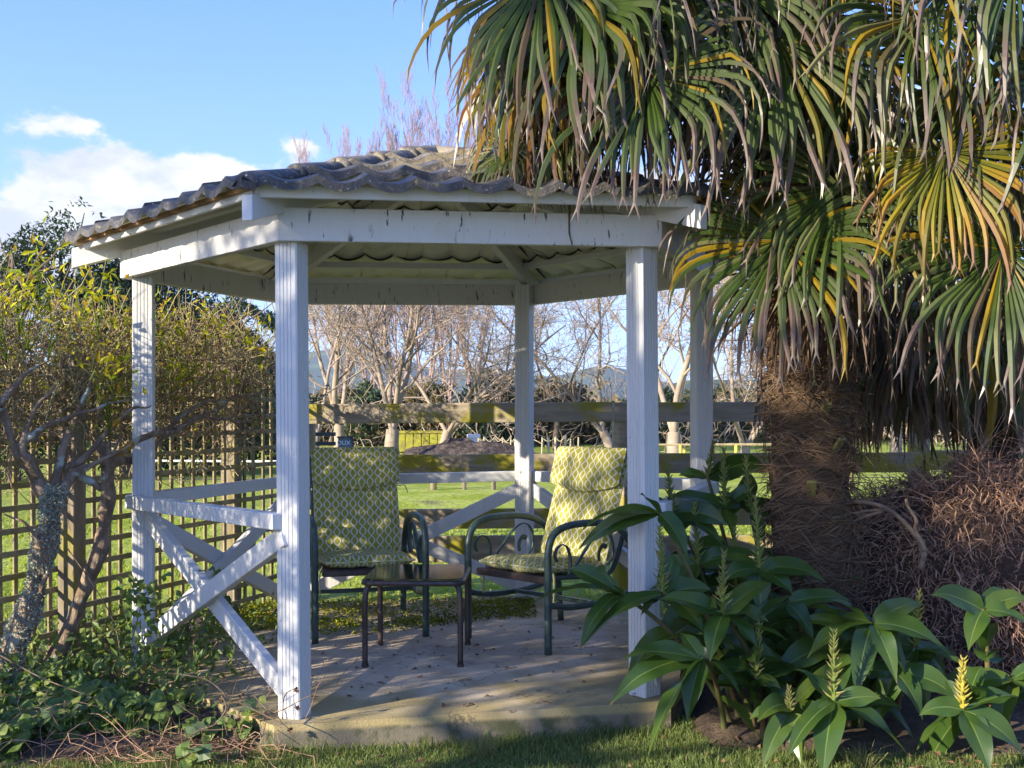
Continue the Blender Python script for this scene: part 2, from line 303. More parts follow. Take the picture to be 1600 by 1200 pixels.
# ------------------------------------------------------------------ setting: ground, hills
KG=.009                                                     # slight fall of the pad and the gazebo
mb=MB()
ys=np.concatenate([np.linspace(-6,14,60),np.geomspace(14.5,700,50)]); xs=np.concatenate([-np.geomspace(700,7,30),np.linspace(-6.5,6.5,40),np.geomspace(7,700,30)])
X,Y=np.meshgrid(xs,ys); P=np.stack([X,Y,0*X],-1).reshape(-1,3)
P[:,2]=-.135+.012*fbm(P,1.4,3)+np.where(P[:,1]>16,.09*fbm(P,.12,4),0)
i=np.arange(len(ys)*len(xs)).reshape(len(ys),len(xs)); q=np.stack([i[:-1,:-1],i[:-1,1:],i[1:,1:],i[1:,:-1]],-1)
mb.add(P,q); tag(mb.build('ground',m_ground,smooth=True),kind='structure')
mb=MB()
for k,(d0,hmax,seed,ofs) in enumerate(((620,30,5,0),(1500,112,9,0.))):
    a=np.linspace(-.75,.75,160); rr=np.linspace(0,1,14)
    AA,RR=np.meshgrid(a,rr); D=d0*(1+.55*RR); pts=np.stack([np.sin(AA)*D,np.cos(AA)*D,0*D],-1)
    ridge=.62+.30*np.sin(AA*9+seed)+.16*np.sin(AA*23+seed*2)+.07*np.sin(AA*61+seed)
    pts[...,2]=-3+hmax*np.clip(ridge,.12,None)*np.sin(np.clip(RR*1.25,0,1)*np.pi/2)**1.2
    i=np.arange(AA.size).reshape(AA.shape); mb.add(pts.reshape(-1,3),np.stack([i[:-1,:-1],i[:-1,1:],i[1:,1:],i[1:,:-1]],-1))
tag(mb.build('hills',m_hill,smooth=True),kind='structure')
# garden bed at the left, and under the palm
def patch(name,poly,z,amp,seed,m):
    bm=bmesh.new(); vs=[bm.verts.new((x,y,z)) for x,y in poly]; bm.faces.new(vs); bmesh.ops.triangulate(bm,faces=bm.faces[:])
    bmesh.ops.subdivide_edges(bm,edges=bm.edges[:],cuts=7,use_grid_fill=True)
    for v in bm.verts:
        if not v.is_boundary: v.co.z+=.02+amp*abs(float(fbm(np.array([v.co[:]]),5,seed)[0]))
        else: v.co.z-=.02
    me=bpy.data.meshes.new(name); bm.to_mesh(me); bm.free(); me.materials.append(m); o=bpy.data.objects.new(name,me); COL.objects.link(o); tag(o,kind='structure')
patch('garden_bed',[(-4.2,3.6),(-1.15,4.88),(-1.0,5.2),(-1.9,6.2),(-1.6,7.6),(-2.2,8.4),(-3.2,6.2)],-.125,.05,2,m_soil)
patch('planting_bed',[(.75,5.05),(1.6,4.72),(3.3,4.72),(3.6,6.9),(1.4,7.2),(.95,6.0)],-.125,.05,6,m_soil)
# ------------------------------------------------------------------ concrete pad + gazebo
HC=A3(-.44,6.537,0); TH=.19; HR=1.608
ANG={'FL':-120,'FR':-60,'R':0,'BR':60,'BL':120,'L':180}
def hx(n,r,z):
    a=math.radians(ANG[n] if isinstance(n,str) else n)+TH; x=HC[0]+r*math.cos(a); y=HC[1]+r*math.sin(a)
    return A3(x,y,z+KG*x)
ORD=['L','FL','FR','R','BR','BL']; NXT={a:b for a,b in zip(ORD,ORD[1:]+ORD[:1])}
bm=bmesh.new()
top=[bm.verts.new(hx(n,1.775,0)-HC) for n in ORD]; bot=[bm.verts.new(hx(n,1.785,-.26)-HC) for n in ORD]
bm.faces.new(top)
for i in range(6): bm.faces.new((top[i],bot[i],bot[(i+1)%6],top[(i+1)%6]))
bmesh.ops.recalc_face_normals(bm,faces=bm.faces[:])
bmesh.ops.subdivide_edges(bm,edges=[e for e in bm.edges],cuts=12,use_grid_fill=True); bmesh.ops.triangulate(bm,faces=[f for f in bm.faces if len(f.verts)>4])
for v in bm.verts:
    w=.006*float(fbm(np.array([v.co[:]]),9,8)[0]); r_=math.hypot(v.co.x,v.co.y)
    if r_>1.5: v.co.x+=v.co.x/r_*w; v.co.y+=v.co.y/r_*w
me=bpy.data.meshes.new('concrete_pad'); bm.to_mesh(me); bm.free(); me.materials.append(m_conc)
pad=bpy.data.objects.new('concrete_pad',me); COL.objects.link(pad); pad.location=tuple(HC); tag(pad,kind='structure')
gz=thing('gazebo','white timber six-sided gazebo with a dark tiled roof on a concrete pad','gazebo',tuple(HC))
def post_profile(a,g=.003,w=.0055):
    h=a/2; pts=[]
    offs=[-.027,-.009,.009,.027]
    side=[(-h+.006,h)]
    for o in offs: side+=[(o-w/2,h),(o-w/4,h-g),(o+w/4,h-g),(o+w/2,h)]
    side+=[(h-.006,h)]
    for k in range(4):
        c,s=math.cos(-k*math.pi/2),math.sin(-k*math.pi/2)
        pts+=[(x*c-y*s,x*s+y*c) for x,y in side]
    return np.array(pts)
for n in ORD:
    ra=math.radians(ANG[n])+TH; pr=post_profile(.109); c,s=math.cos(ra-math.pi/2),math.sin(ra-math.pi/2)
    pr=np.stack([pr[:,0]*c-pr[:,1]*s,pr[:,0]*s+pr[:,1]*c],1); mb=MB()
    zt=2.085 if n in('FL','FR','L','R') else 2.215; b=hx(n,HR,0); zs=[-.0,.6,1.2,zt]
    lean=(-.004 if n in('FL','FR') else .003)
    V=np.concatenate([np.column_stack([pr[:,0]+b[0]+lean*(z-1),pr[:,1]+b[1],np.full(len(pr),b[2]+z)]) for z in zs]); m_=len(pr)
    q=[[k*m_+j,k*m_+(j+1)%m_,(k+1)*m_+(j+1)%m_,(k+1)*m_+j] for k in range(3) for j in range(m_)]
    V=np.vstack([V,[b+A3(lean*(zt-1),0,zt)]]); t=[[3*m_+j,3*m_+(j+1)%m_,4*m_] for j in range(m_)]
    # profile runs clockwise: flip
    mb.add(V,[x[::-1] for x in q],[x[::-1] for x in t]); mb.build('post',m_paint,gz)
def prism(mb,pts4,z0,z1,m=0):
    v=np.array([list(p[:2])+[z0+KG*p[0]] for p in pts4]+[list(p[:2])+[z1+KG*p[0]] for p in pts4])
    mb.add(v,[[3,2,1,0],[4,5,6,7]]+[[i,(i+1)%4,4+(i+1)%4,4+i] for i in range(4)],m=m)
BT,BB=2.225,2.08
for n in ORD:
    m_=NXT[n]; mb=MB(); mid=hx(n,1.73,0)
    prism(mb,[hx(n,1.73,0),hx(m_,1.73,0),hx(m_,1.678,0),hx(n,1.678,0)],BB,BT)
    o=mb.build('beam',m_beam,gz)
    bv=o.modifiers.new('bevel','BEVEL'); bv.width=.004; bv.segments=2; bv.limit_method='ANGLE'
TP=.322                                                     # roof rise per run
def rz(r): return 2.13+TP*.866*(1.97-r)
for n in ORD:
    mb=MB(); d=unit(hx(n,1,0)-hx(n,0,0)); sd_=A3(-d[1],d[0],0)
    prf=[]
    p=[(1.975,rz(1.975)),(1.975,rz(1.975)+.108),(.04,rz(.04)+.108),(.04,rz(.04))]
    v=[]
    for sgn in(-1,1):
        for r,z in p: v.append(hx(n,r,z)+sd_*sgn*.025)
    mb.add(v,[[0,1,2,3],[7,6,5,4],[0,4,5,1],[1,5,6,2],[2,6,7,3],[3,7,4,0]])
    o=mb.build('rafter',m_paint,gz); bv=o.modifiers.new('bevel','BEVEL'); bv.width=.003; bv.segments=1
def facet(n): # mid angle of facet n->next
    return ANG[n]+30
def fp(n,u,r,z): # point on facet: u along eave, r apothem
    a=math.radians(facet(n))+TH; x=HC[0]+r*math.cos(a)-u*math.sin(a); y=HC[1]+r*math.sin(a)+u*math.cos(a); return A3(x,y,z+KG*x)
def tz(r): return 2.272+TP*(1.732-r)
for n in ORD:
    for ap in (1.36,.78):
        mb=MB(); L=ap*math.tan(math.pi/6)-.03; z=tz(ap)-.052
        mb.box(fp(n,-L,ap,z),fp(n,L,ap,z),.045,.04); mb.build('purlin',m_paint,gz)
    mb=MB(); ap=1.66; L=ap*math.tan(math.pi/6)-.002; mb.box(fp(n,-L,ap,2.261),fp(n,L,ap,2.261),.022,.054); mb.build('fascia',m_paint,gz)
    if n!='FL':
        mb=MB(); ap=1.684; L=ap*math.tan(math.pi/6)-.002; mb.box(fp(n,-L,ap,2.274),fp(n,L,ap,2.274),.022,.022); mb.build('batten',m_batten,gz)
# tile panels
WP=.204; CR=.346
def wave(u): return .033*(1-np.abs(np.sin(np.pi*u/WP))**.85)
def shape(n,U,Rr,Z):
    a=math.radians(facet(n))+TH; x=HC[0]+Rr*math.cos(a)-U*math.sin(a); y=HC[1]+Rr*math.sin(a)+U*math.cos(a); return np.stack([x,y,Z+KG*x],-1)
for fi,n in enumerate(ORD):
    for c in range(5):
        r0=1.745-c*CR; r1=max(r0-CR-.03,.02); lim0=r0*math.tan(math.pi/6); off=R.random()*WP*.3+fi*.07
        edges=[-lim0]; e=-math.ceil(lim0/(3*WP))*3*WP+off+(c%2)*1.5*WP
        while e<lim0-.12:
            if e>-lim0+.12: edges.append(e)
            e+=3*WP
        edges.append(lim0)
        for u0,u1 in zip(edges[:-1],edges[1:]):
            nu=max(8,int((u1-u0)/WP*14)); s=np.linspace(0,1,nu+1); rows=[r0,r0-.006,r0-.06,(r0+r1)/2,r1]; Vt=[];Vb=[]
            jit=R.normal()*.004
            for k,r in enumerate(rows):
                l=r*math.tan(math.pi/6)+.012; a,b=np.clip([u0,u1],-l,l); b=max(b,a+1e-4); u=a+(b-a)*s
                fall=(k>0)*1.0
                z=tz(r)+wave(u-off)*(.8 if c==4 else 1)+.034*(1-(r0-r)/CR)+jit-.008+.004*np.sin(u*23+c)+(s*.006)
                if k==0: z=z-.004
                Vt.append(shape(n,u,np.full_like(u,r),z)); th=.034 if k==0 else (.03 if k==1 else .012)
                Vb.append(shape(n,u,np.full_like(u,r),z-th))
            Vt=np.array(Vt);Vb=np.array(Vb);K=len(rows);M_=nu+1; i=np.arange(K*M_).reshape(K,M_); b=i+K*M_
            mb=MB(); V=np.concatenate([Vt.reshape(-1,3),Vb.reshape(-1,3)])
            qt=np.stack([i[:-1,:-1],i[1:,:-1],i[1:,1:],i[:-1,1:]],-1).reshape(-1,4)[:,::-1]; qb=np.stack([b[:-1,:-1],b[1:,:-1],b[1:,1:],b[:-1,1:]],-1).reshape(-1,4)
            V=np.concatenate([V,Vt[0],Vb[0]]); e0=2*K*M_+np.arange(M_); e1=e0+M_
            qe=np.concatenate([np.stack([e0[:-1],e0[1:],e1[1:],e1[:-1]],-1)[:,::-1],np.stack([i[:-1,0],i[1:,0],b[1:,0],b[:-1,0]],-1)[:,::-1],np.stack([i[:-1,-1],i[1:,-1],b[1:,-1],b[:-1,-1]],-1)])
            mb.add(V,np.concatenate([qt,qe]),up=np.full(len(V),c/4.)); mb.q.append(qb); mb.qm.append(np.full(len(qb),1))
            mb.build('roof_tile',[m_tile,m_soffit],gz,smooth=True)
for n in ORD:                                                # hip caps
    d=unit(hx(n,1,0)-hx(n,0,0)); sd_=A3(-d[1],d[0],0)
    for c in range(5):
        ra,rb=2.0-c*.395,max(2.0-(c+1)*.395-.04,.0); mb=MB(); th=np.linspace(-1.1,1.1,9); V=[]
        for k,r in enumerate((ra,ra-.02,(ra+rb)/2,rb)):
            zz=2.288+TP*.866*(2.0-r)+.022*(1-(ra-r)/.4)-(.012 if k==0 else 0); w=.078+(.006 if k<2 else 0)
            if c<2: w*=.8
            for t_ in th: V.append(hx(n,r,zz+(math.cos(t_)-1)*w*1.05+.018)+sd_*math.sin(t_)*w)
        V=np.array(V); i=np.arange(36).reshape(4,9); V2=V-A3(0,0,.018); V=np.vstack([V,V2]); b=i+36
        q=np.concatenate([np.stack([i[:-1,:-1],i[:-1,1:],i[1:,1:],i[1:,:-1]],-1).reshape(-1,4),np.stack([i[0,:-1],b[0,:-1],b[0,1:],i[0,1:]],-1),np.stack([i[:-1,0],i[1:,0],b[1:,0],b[:-1,0]],-1),np.stack([i[:-1,-1],b[:-1,-1],b[1:,-1],i[1:,-1]],-1)])
        mb.add(V,q,up=np.full(len(V),.25+c/6.)); mb.build('hip_cap',m_tile,gz,smooth=True)
# balustrade bays: rail and crossed braces (front bay open)
for n in ('L','BL','BR','R','FR'):
    m_=NXT[n] if n!='FR' else None
bays=[('L','FL'),('BL','L'),('BR','BL'),('R','BR'),('FR','R')]
for a,b in bays:
    pa,pb=hx(a,HR+.03,0),hx(b,HR+.03,0); d=unit(pb-pa); nrm=unit(np.cross(d,A3(0,0,1)));  cc=(pa+pb)/2-HC; cc[2]=0
    if nrm@cc<0: nrm=-nrm
    off=nrm*.045
    mb=MB(); mb.box(pa+off+A3(0,0,.862)+d*.012,pb+off+A3(0,0,.862)-d*.012,.07,.07); mb.build('rail',m_paint,gz)
    for k,(x,y) in enumerate(((pa,pb),(pb,pa))):
        mb=MB(); o2=nrm*(.018 if k else -.030); mb.box(x+o2+A3(0,0,.80),y+o2+A3(0,0,.06),.045,.09); mb.build('brace',m_paint,gz)
# ------------------------------------------------------------------ post-and-rail fence
FY=8.72
fence=thing('rail_fence','mossy four-rail timber fence behind the gazebo','fence',(0,FY,-.13))
def frz(x,z): return z+.004*x
for si,(xa,xb) in enumerate(((-1.70,.77),(.785,3.15),(3.16,5.5),(5.51,8))):
    for z in (1.313,.925,.51,.265):
        mb=MB(); j=R.normal()*.006; hh=.152 if z!=.265 else .2
        mb.box((xa,FY+.004*R.normal(),frz(xa,z)+j),(xb,FY,frz(xb,z)+j+R.normal()*.004),.045,hh,bev=.004); mb.build('rail',m_rail,fence)
for x in (-1.61,.87,3.15,5.5):
    mb=MB(); a=np.linspace(0,2*np.pi,11)[:-1]; P=np.array([(x,FY+.10,-.3),(x,FY+.10,.6),(x+.004,FY+.10,1.38)]); v,q,t=tubes(P,.085 if x!=.87 else .1,12,True); mb.add(v,q,t); mb.build('post',m_rail,fence,smooth=False)
# ------------------------------------------------------------------ trellis
u=unit(A3(.364,1,0)); T0=A3(-3.62,3.45,0); L=(8.66-3.45)/u[1]; nrm=A3(u[1],-u[0],0); pit=.12
trel=thing('trellis','weathered square-lattice trellis panel beside the climbing rose','trellis',tuple(T0+A3(0,0,-.1)))
for k in range(int(L/pit)):
    p=T0+u*(k*pit+.05)+A3(*(R.normal(size=2)*.003),0); mb=MB(); mb.box(p+nrm*.008+A3(0,0,-.08),p+nrm*.008+A3(R.normal()*.006,R.normal()*.006,1.60),.03,.013,up=nrm,bev=.002)
    mb.build('slat',m_trel,trel)
for k in range(14):
    z=-.02+k*pit; mb=MB()
    mb.box(T0+nrm*.024+A3(0,0,z+R.normal()*.003),T0+u*L+nrm*.024+A3(0,0,z+R.normal()*.003),.013,.032,bev=.002); mb.build('slat',m_trel,trel)
for s_ in (.6,3.12,4.9):
    p=T0+u*s_+nrm*(.095 if s_==3.12 else -.06); mb=MB(); mb.box(p+A3(0,0,-.25),p+A3(.01,0,1.66),.10,.11,up=tuple(nrm)); mb.build('post',m_post,trel)
# ------------------------------------------------------------------ chairs
def pillow(w,h,t,nx=26,ny=26,path=None,edge=5.,quilt=0.,low=None):
    # slab of width w and length h along path(s)->(y,z,ny,nz); thickness t above path
    mb=MB(); X=np.linspace(-1,1,nx+1); S=np.linspace(0,1,ny+1); XX,SS_=np.meshgrid(X,S)
    prof=np.clip(1-np.abs(XX)**edge,0,1)**.42*np.clip(1-np.abs(2*SS_-1)**(edge*1.6),0,1)**.42
    P=np.array([path(s) for s in S.ravel()]); vs=[]
    ws=w/2*(1-.02*np.abs(2*SS_-1)**8)
    shift=np.zeros_like(XX) if low is None else low(XX,SS_)
    for sg in (1,-1):
        hgt=t/2+sg*t/2*prof*(1+.07*np.sin(XX*7+SS_*5)+.07*np.sin(XX*13-SS_*9+1)+.05*np.sin(XX*3+SS_*27)+quilt*np.sin(SS_*19)*(sg>0))
        base=P[:,None,:]+0*XX[...,None]
        if low is not None: base=np.array([[path(min(max(SS_[i,j]+shift[i,j],0),1)) for j in range(nx+1)] for i in range(ny+1)])
        vs.append(np.stack([XX*ws,base[...,0]+base[...,2]*hgt,base[...,1]+base[...,3]*hgt],-1))
    pc=np.stack([XX*w/2,SS_*h,0*XX],-1).reshape(-1,3)
    n=(nx+1)*(ny+1); i=np.arange(n).reshape(ny+1,nx+1); b=i+n
    q=np.concatenate([np.stack([i[:-1,:-1],i[:-1,1:],i[1:,1:],i[1:,:-1]],-1).reshape(-1,4),np.stack([b[:-1,:-1],b[1:,:-1],b[1:,1:],b[:-1,1:]],-1).reshape(-1,4),
        np.stack([i[0,:-1],b[0,:-1],b[0,1:],i[0,1:]],-1),np.stack([i[-1,:-1],i[-1,1:],b[-1,1:],b[-1,:-1]],-1),np.stack([i[:-1,0],i[1:,0],b[1:,0],b[:-1,0]],-1),np.stack([i[:-1,-1],b[:-1,-1],b[1:,-1],i[1:,-1]],-1)])
    mb.add(np.concatenate([vs[0].reshape(-1,3),vs[1].reshape(-1,3)]),q,pc=np.concatenate([pc,pc])); return mb
def tube_part(name,pts,r,m,parent,n=24,S=8,flat=1.,sm=True,raw=False):
    mb=MB(); P=np.asarray(pts,float) if raw else smooth_line(pts,n); v,q,t=tubes(P,r,S,True,flat); mb.add(v,q,t); return mb.build(name,m,parent,smooth=sm)
def make_chair(label,loc,rz_):
    ch=thing('patio_chair',label,'chair',loc,'cushioned patio chairs in the gazebo',rz_,local=True)
    hw=.325
    for sg in (-1,1):
        x=sg*hw
        arm=[(x,-.40,0),(x,-.40,.2),(x,-.40,.45),(x,-.397,.56),(x,-.36,.645),(x,-.27,.685),(x,-.12,.695),(x,.05,.685),(x,.19,.645),(x,.29,.56),(x,.34,.46)]
        af=tube_part('arm_frame',arm,.021,m_green,ch,40,10)
        def strip(pts):
            mb=MB(); P=smooth_line(pts,26); v,q,t=tubes(P,.014,4,True,.0+.28); mb.add(v,q,t); return mb
        sc1=[(x,-.36+.03,.50),(x,-.345,.535),(x,-.325,.575),(x,-.285,.59),(x,-.245,.57),(x,-.225,.52),(x,-.222,.46),(x,-.235,.42)]
        strip(sc1).build('scroll',m_green,af,smooth=True)
        sc2=[(x,-.235,.42),(x,-.20,.44),(x,-.13,.51),(x,-.05,.59),(x,.03,.635),(x,.10,.625),(x,.135,.56),(x,.13,.48),(x,.09,.445)]
        strip(sc2).build('scroll',m_green,af,smooth=True)
        strip([(x,.02,.47),(x,.02,.52),(x,.05,.555),(x,.085,.545)]).build('scroll',m_green,af,smooth=True)
        tube_part('leg',[(x,.335,.47),(x,.36,.3),(x,.39,0)],.02,m_green,ch,10,8)
        tube_part('side_rail',[(x,-.385,.265),(x,-.2,.235),(x,.1,.235),(x,.36,.28)],.018,m_green,ch,16,8)
        for y in (-.30,.05):
            mb=MB(); mb.box((x*.86,y,.25),(x*.86,y,.385),.02,.05); mb.build('swing_link',m_brown,ch)
        tube_part('back_frame',[(x*.82,-.36,.40),(x*.82,-.2,.395),(x*.82,.1,.375),(x*.82,.2,.40),(x*.82,.27,.52),(x*.82,.36,.78),(x*.82,.45,1.04)],.014,m_green,ch,30,8)
    mb=MB(); mb.box((-.28,-.36,.395),(.28,-.36,.395),.045,.04,bev=.008); mb.build('seat_bar',m_brown,ch)
    mb=MB(); mb.box((-.28,.12,.38),(.28,.12,.38),.04,.03,bev=.008); mb.build('seat_bar',m_brown,ch)
    mb=MB(); mb.box((-.275,-.33,.405),(.275,-.33,.405),.01,.01); 
    mb2=MB(); V=[(-.27,-.35,.415),(.27,-.35,.415),(.27,.14,.395),(-.27,.14,.395)]; mb2.add(V+[(a,b,c-.006) for a,b,c in V],[[0,1,2,3],[7,6,5,4],[0,4,5,1],[1,5,6,2],[2,6,7,3],[3,7,4,0]]); mb2.build('sling',m_brown,ch)
    mb=MB(); mb.box((-.31,-.02,.235),(.31,-.02,.235),.03,.025,bev=.006); mb.build('stretcher',m_green,ch)
    mb=MB(); mb.box((-.265,.452,1.045),(.265,.452,1.045),.025,.025,bev=.006); mb.build('top_rail',m_green,ch)
    def seat(s):
        y=-.375+.56*s; z=.412-.03*s; return (y,z,.05,1.)
    pillow(.54,.56,.085,path=seat,edge=3.6,quilt=.03).build('seat_cushion',m_fab,ch,smooth=True)
    ba=math.radians(20); fx,fz=-math.cos(ba),math.sin(ba)
    def back(s):
        l=.70*s; return (.165+l*math.sin(ba),.415+l*math.cos(ba)*.985,fx,fz)
    pillow(.54,.70,.072,path=back,edge=4.,quilt=.03).build('back_cushion',m_fab,ch,smooth=True)
    def head(s):
        l=.70-.255*(1-s); return (.165+l*math.sin(ba)+fx*.035,.415+l*math.cos(ba)*.985+fz*.035+.006,fx,fz)
    def bulge(X_,S_): return (1-S_)*(-.14)*(1-X_**2)+0*S_
    def head2(s):
        l=.70-.285*(1-s)+.012; return (.165+l*math.sin(ba)+fx*.042,.415+l*math.cos(ba)*.985+fz*.042,fx,fz)
    mbh=pillow(.56,.285,.10,path=head2,edge=3.4,low=lambda X_,S_:(1-S_)*.17*X_**2)
    mbh.build('headrest_pillow',m_fab,ch,smooth=True)
    def piping(w,path,par,t_):
        loop=[]
        for s_ in np.linspace(.02,.98,20): loop.append((w/2*.985,s_))
        for x_ in np.linspace(.96,-.96,16): loop.append((w/2*x_,.995))
        for s_ in np.linspace(.98,.02,20): loop.append((-w/2*.985,s_))
        for x_ in np.linspace(-.96,.96,16): loop.append((w/2*x_,.005))
        loop.append(loop[0]); P=[]
        for x_,s_ in loop: y,z,ny,nz=path(s_); P.append((x_,y+ny*t_*.5,z+nz*t_*.5))
        tube_part('piping',P,.0055,m_tie,par,S=6,raw=True)
    piping(.54,seat,[o for o in ch.children if o.name.startswith('seat_cushion')][0],.085); piping(.54,back,[o for o in ch.children if o.name.startswith('back_cushion')][0],.072)
    for sg in (-1,1):
        tube_part('tie',[(sg*.27,.37,.86),(sg*.31,.40,.845),(sg*.34,.42,.85),(sg*.36,.40,.80)],.008,m_tie,ch,10,4,.4)
        tube_part('tie',[(sg*.272,-.30,.43),(sg*.288,-.31,.38),(sg*.29,-.315,.30),(sg*.285,-.31,.26)],.011,m_tie,ch,10,4,.35)
    return ch
def pz(x): return KG*x
def chair_at(label,fl,fr):
    fl=np.array(fl);fr=np.array(fr); d=unit(fr-fl); ang=math.atan2(d[1],d[0]); mid=(fl+fr)/2; c=mid+np.array([-d[1],d[0]])*.40
    return (c[0],c[1],pz(c[0])),ang
l1,a1=chair_at('',(-1.139,6.57),(-.516,6.74)); l2,a2=chair_at('',(-.262,6.66),(.195,6.19))
c1=make_chair('yellow-green lattice cushioned chair facing the camera, left of the glass table',l1,a1)
c2=copy_tree(c1); c2.location=l2; c2.rotation_euler=(0,0,a2); c2['label']='yellow-green lattice cushioned chair turned sideways beside the ginger leaves'
# ------------------------------------------------------------------ glass table
tb=thing('side_table','low dark metal table with a dark glass top between the two chairs','table',(-.515,6.22,pz(-.5)),rz=-.03,local=True)
tw,td,hz=.265,.285,.455
for sx_ in (-1,1):
    for sy_ in (-1,1):
        tube_part('leg',[(sx_*(tw-.015),sy_*(td-.01),0),(sx_*(tw-.015),sy_*(td-.01),.2),(sx_*(tw-.017),sy_*(td-.012),.37),(sx_*(tw-.035),sy_*(td-.03),.425),(sx_*(tw-.08),sy_*(td-.05),.437)],.0155,m_brown,tb,22,10)
        mb=MB(); v,q,t=tubes(np.array([(sx_*(tw-.015),sy_*(td-.01),-.001),(sx_*(tw-.015),sy_*(td-.01),.018)]),.019,10,True); mb.add(v,q,t); mb.build('foot',m_brown,tb)
mb=MB(); pts=[]; 
for cx,cy,a0 in ((tw-.06,td-.06,0),(-tw+.06,td-.06,90),(-tw+.06,-td+.06,180),(tw-.06,-td+.06,270)):
    for k in range(6): a=math.radians(a0+k*18); pts.append((cx+.055*math.cos(a),cy+.055*math.sin(a)))
pts=np.array(pts); n_=len(pts)
P=np.column_stack([np.vstack([pts,pts[:1]]),np.full(n_+1,.437)]); v,q,t=tubes(P,.0165,8); mb.add(v,q); mb.build('rim',m_brown,tb,smooth=True)
mg=bpy.data.materials.new('tinted_glass'); mg.use_nodes=True; nt=mg.node_tree; nt.nodes.clear(); tc=N(nt,'ShaderNodeTexCoord')
bp=N(nt,'ShaderNodeBump',{'Strength':.12,'Distance':.004,'Height':noise(nt,tc.outputs['Object'],45.,2.)}).outputs[0]
fr_=N(nt,'ShaderNodeFresnel',{0:2.1}); gl=N(nt,'ShaderNodeBsdfGlossy',{0:(1,1,1,1),1:.02,'Normal':bp}); tr=N(nt,'ShaderNodeBsdfTransparent',{0:(.10,.105,.10,1)})
nt.links.new(N(nt,'ShaderNodeMixShader',{0:fr_.outputs[0],1:tr.outputs[0],2:gl.outputs[0]}).outputs[0],N(nt,'ShaderNodeOutputMaterial').inputs[0])
mb=MB(); V=np.vstack([np.column_stack([pts*1.0,np.full(n_,.460)]),np.column_stack([pts,np.full(n_,.454)]),[[0,0,.460],[0,0,.454]]])
mb.add(V,[[j,(j+1)%n_+0,(j+1)%n_+n_,j+n_][::-1] for j in range(n_)],[[j,(j+1)%n_,2*n_] for j in range(n_)]+[[(j+1)%n_+n_,j+n_,2*n_+1] for j in range(n_)]); mb.build('glass_top',mg,tb)
# ------------------------------------------------------------------ palm
def frond(mb,hub,axis,nrm,Rr,n=34,span=2.55,droop=1.,cone=.15,dead=0.,wid=1.):
    hub=np.asarray(hub,float); a=unit(np.asarray(axis,float)); nn=np.asarray(nrm,float); nn=unit(nn-(nn@a)*a); b=np.cross(nn,a)
    ph=np.linspace(-span,span,n)+R.normal(size=n)*.025; K=12; ts=np.linspace(.02,1,K)
    ln=Rr*(.80+.2*np.cos(ph*.55))*(1.18+R.normal(size=n)*.11)
    d=np.cos(ph)[:,None]*a+np.sin(ph)[:,None]*b+nn*cone; d=unit(d); bend=droop*(.45+1.0*R.random(n)); sway=R.normal(size=(n,3))*.5*np.array([1,1,.3])
    kink=.42+.22*R.random(n); kk=(R.random(n)<.35)*2.2
    p=np.tile(hub,(n,1)); Pts=[];Dir=[]
    dphi=2*span/(n-1)
    for k,t in enumerate(ts):
        step=ln*(ts[k]-(ts[k-1] if k else 0))
        p=p+d*step[:,None]; Pts.append(p.copy()); Dir.append(d.copy())
        g=np.clip((t-.42)/.42,0,1)**1.1*bend*.95+np.where((t>kink)&(t<kink+.16),kk*.28,0)
        d=unit(d+np.outer(g,A3(0,0,-1))+sway*(.36 if t>.5 else .03)*t)
    Pts=np.stack(Pts,1);Dir=np.stack(Dir,1)
    side=unit(np.cos(ph+np.pi/2)[:,None]*a+np.sin(ph+np.pi/2)[:,None]*b)
    fuse=.48; w=np.where(ts[None]<fuse,ts[None]*ln[:,None]*dphi*1.04,fuse*ln[:,None]*dphi*1.04*np.interp(ts,[fuse,.55,.75,.9,1],[1,1,.86,.55,.16])[None])*wid
    up=np.cross(Dir,side[:,None,:]+0*Dir); up=unit(up)*np.where((up@nn)[...,None]<0,-1,1)
    Lp=Pts-side[:,None]*w[...,None]/2-up*w[...,None]*.2; Rp=Pts+side[:,None]*w[...,None]/2-up*w[...,None]*.2; Mp=Pts+up*w[...,None]*.22
    Mp[:,-1]=Mp[:,-2]*.8+Mp[:,-1]*.2; ex=side*(.012+.012*R.random((n,1))); Lp[:,-1]=Lp[:,-1]-ex; Rp[:,-1]=Rp[:,-1]+ex-A3(0,0,1)*(.03*R.random((n,1)))
    V=np.stack([Lp,Mp,Rp],2); i=np.arange(n*K*3).reshape(n,K,3)
    q=np.concatenate([np.stack([i[:,:-1,0],i[:,:-1,1],i[:,1:,1],i[:,1:,0]],-1).reshape(-1,4),np.stack([i[:,:-1,1],i[:,:-1,2],i[:,1:,2],i[:,1:,1]],-1).reshape(-1,4)])
    mb.add(V.reshape(-1,3),q,t=np.tile(np.repeat(ts,3),n),r=np.repeat(R.random(n),K*3))
PX,PY=1.47,5.62
palm=thing('fan_palm','fan palm with shaggy fibrous trunk and drooping fan leaves over the gazebo roof','palm tree',(PX,PY,-.13))
mb=MB(); K=44; S=30; zs=np.linspace(-.2,3.65,K); V=[]
for k,z in enumerate(zs):
    r=np.interp(z,[-.2,.2,.9,1.6,2.2,3.65],[.225,.188,.18,.20,.22,.21]); a=np.arange(S)/S*2*np.pi
    pp=np.stack([np.cos(a),np.sin(a),0*a+z*2.2],1); rr=r*(1+.07*fbm(pp,2.5,21)+.06*((z*5.5+.5*np.sin(a*2))%1-.5)+.035*np.sin(z*44+a*2)+.03*R.normal(size=S))
    V.append(np.column_stack([PX-.02*z+rr*np.cos(a)+.03*math.sin(z*1.7),PY+rr*np.sin(a),np.full(S,z)]))
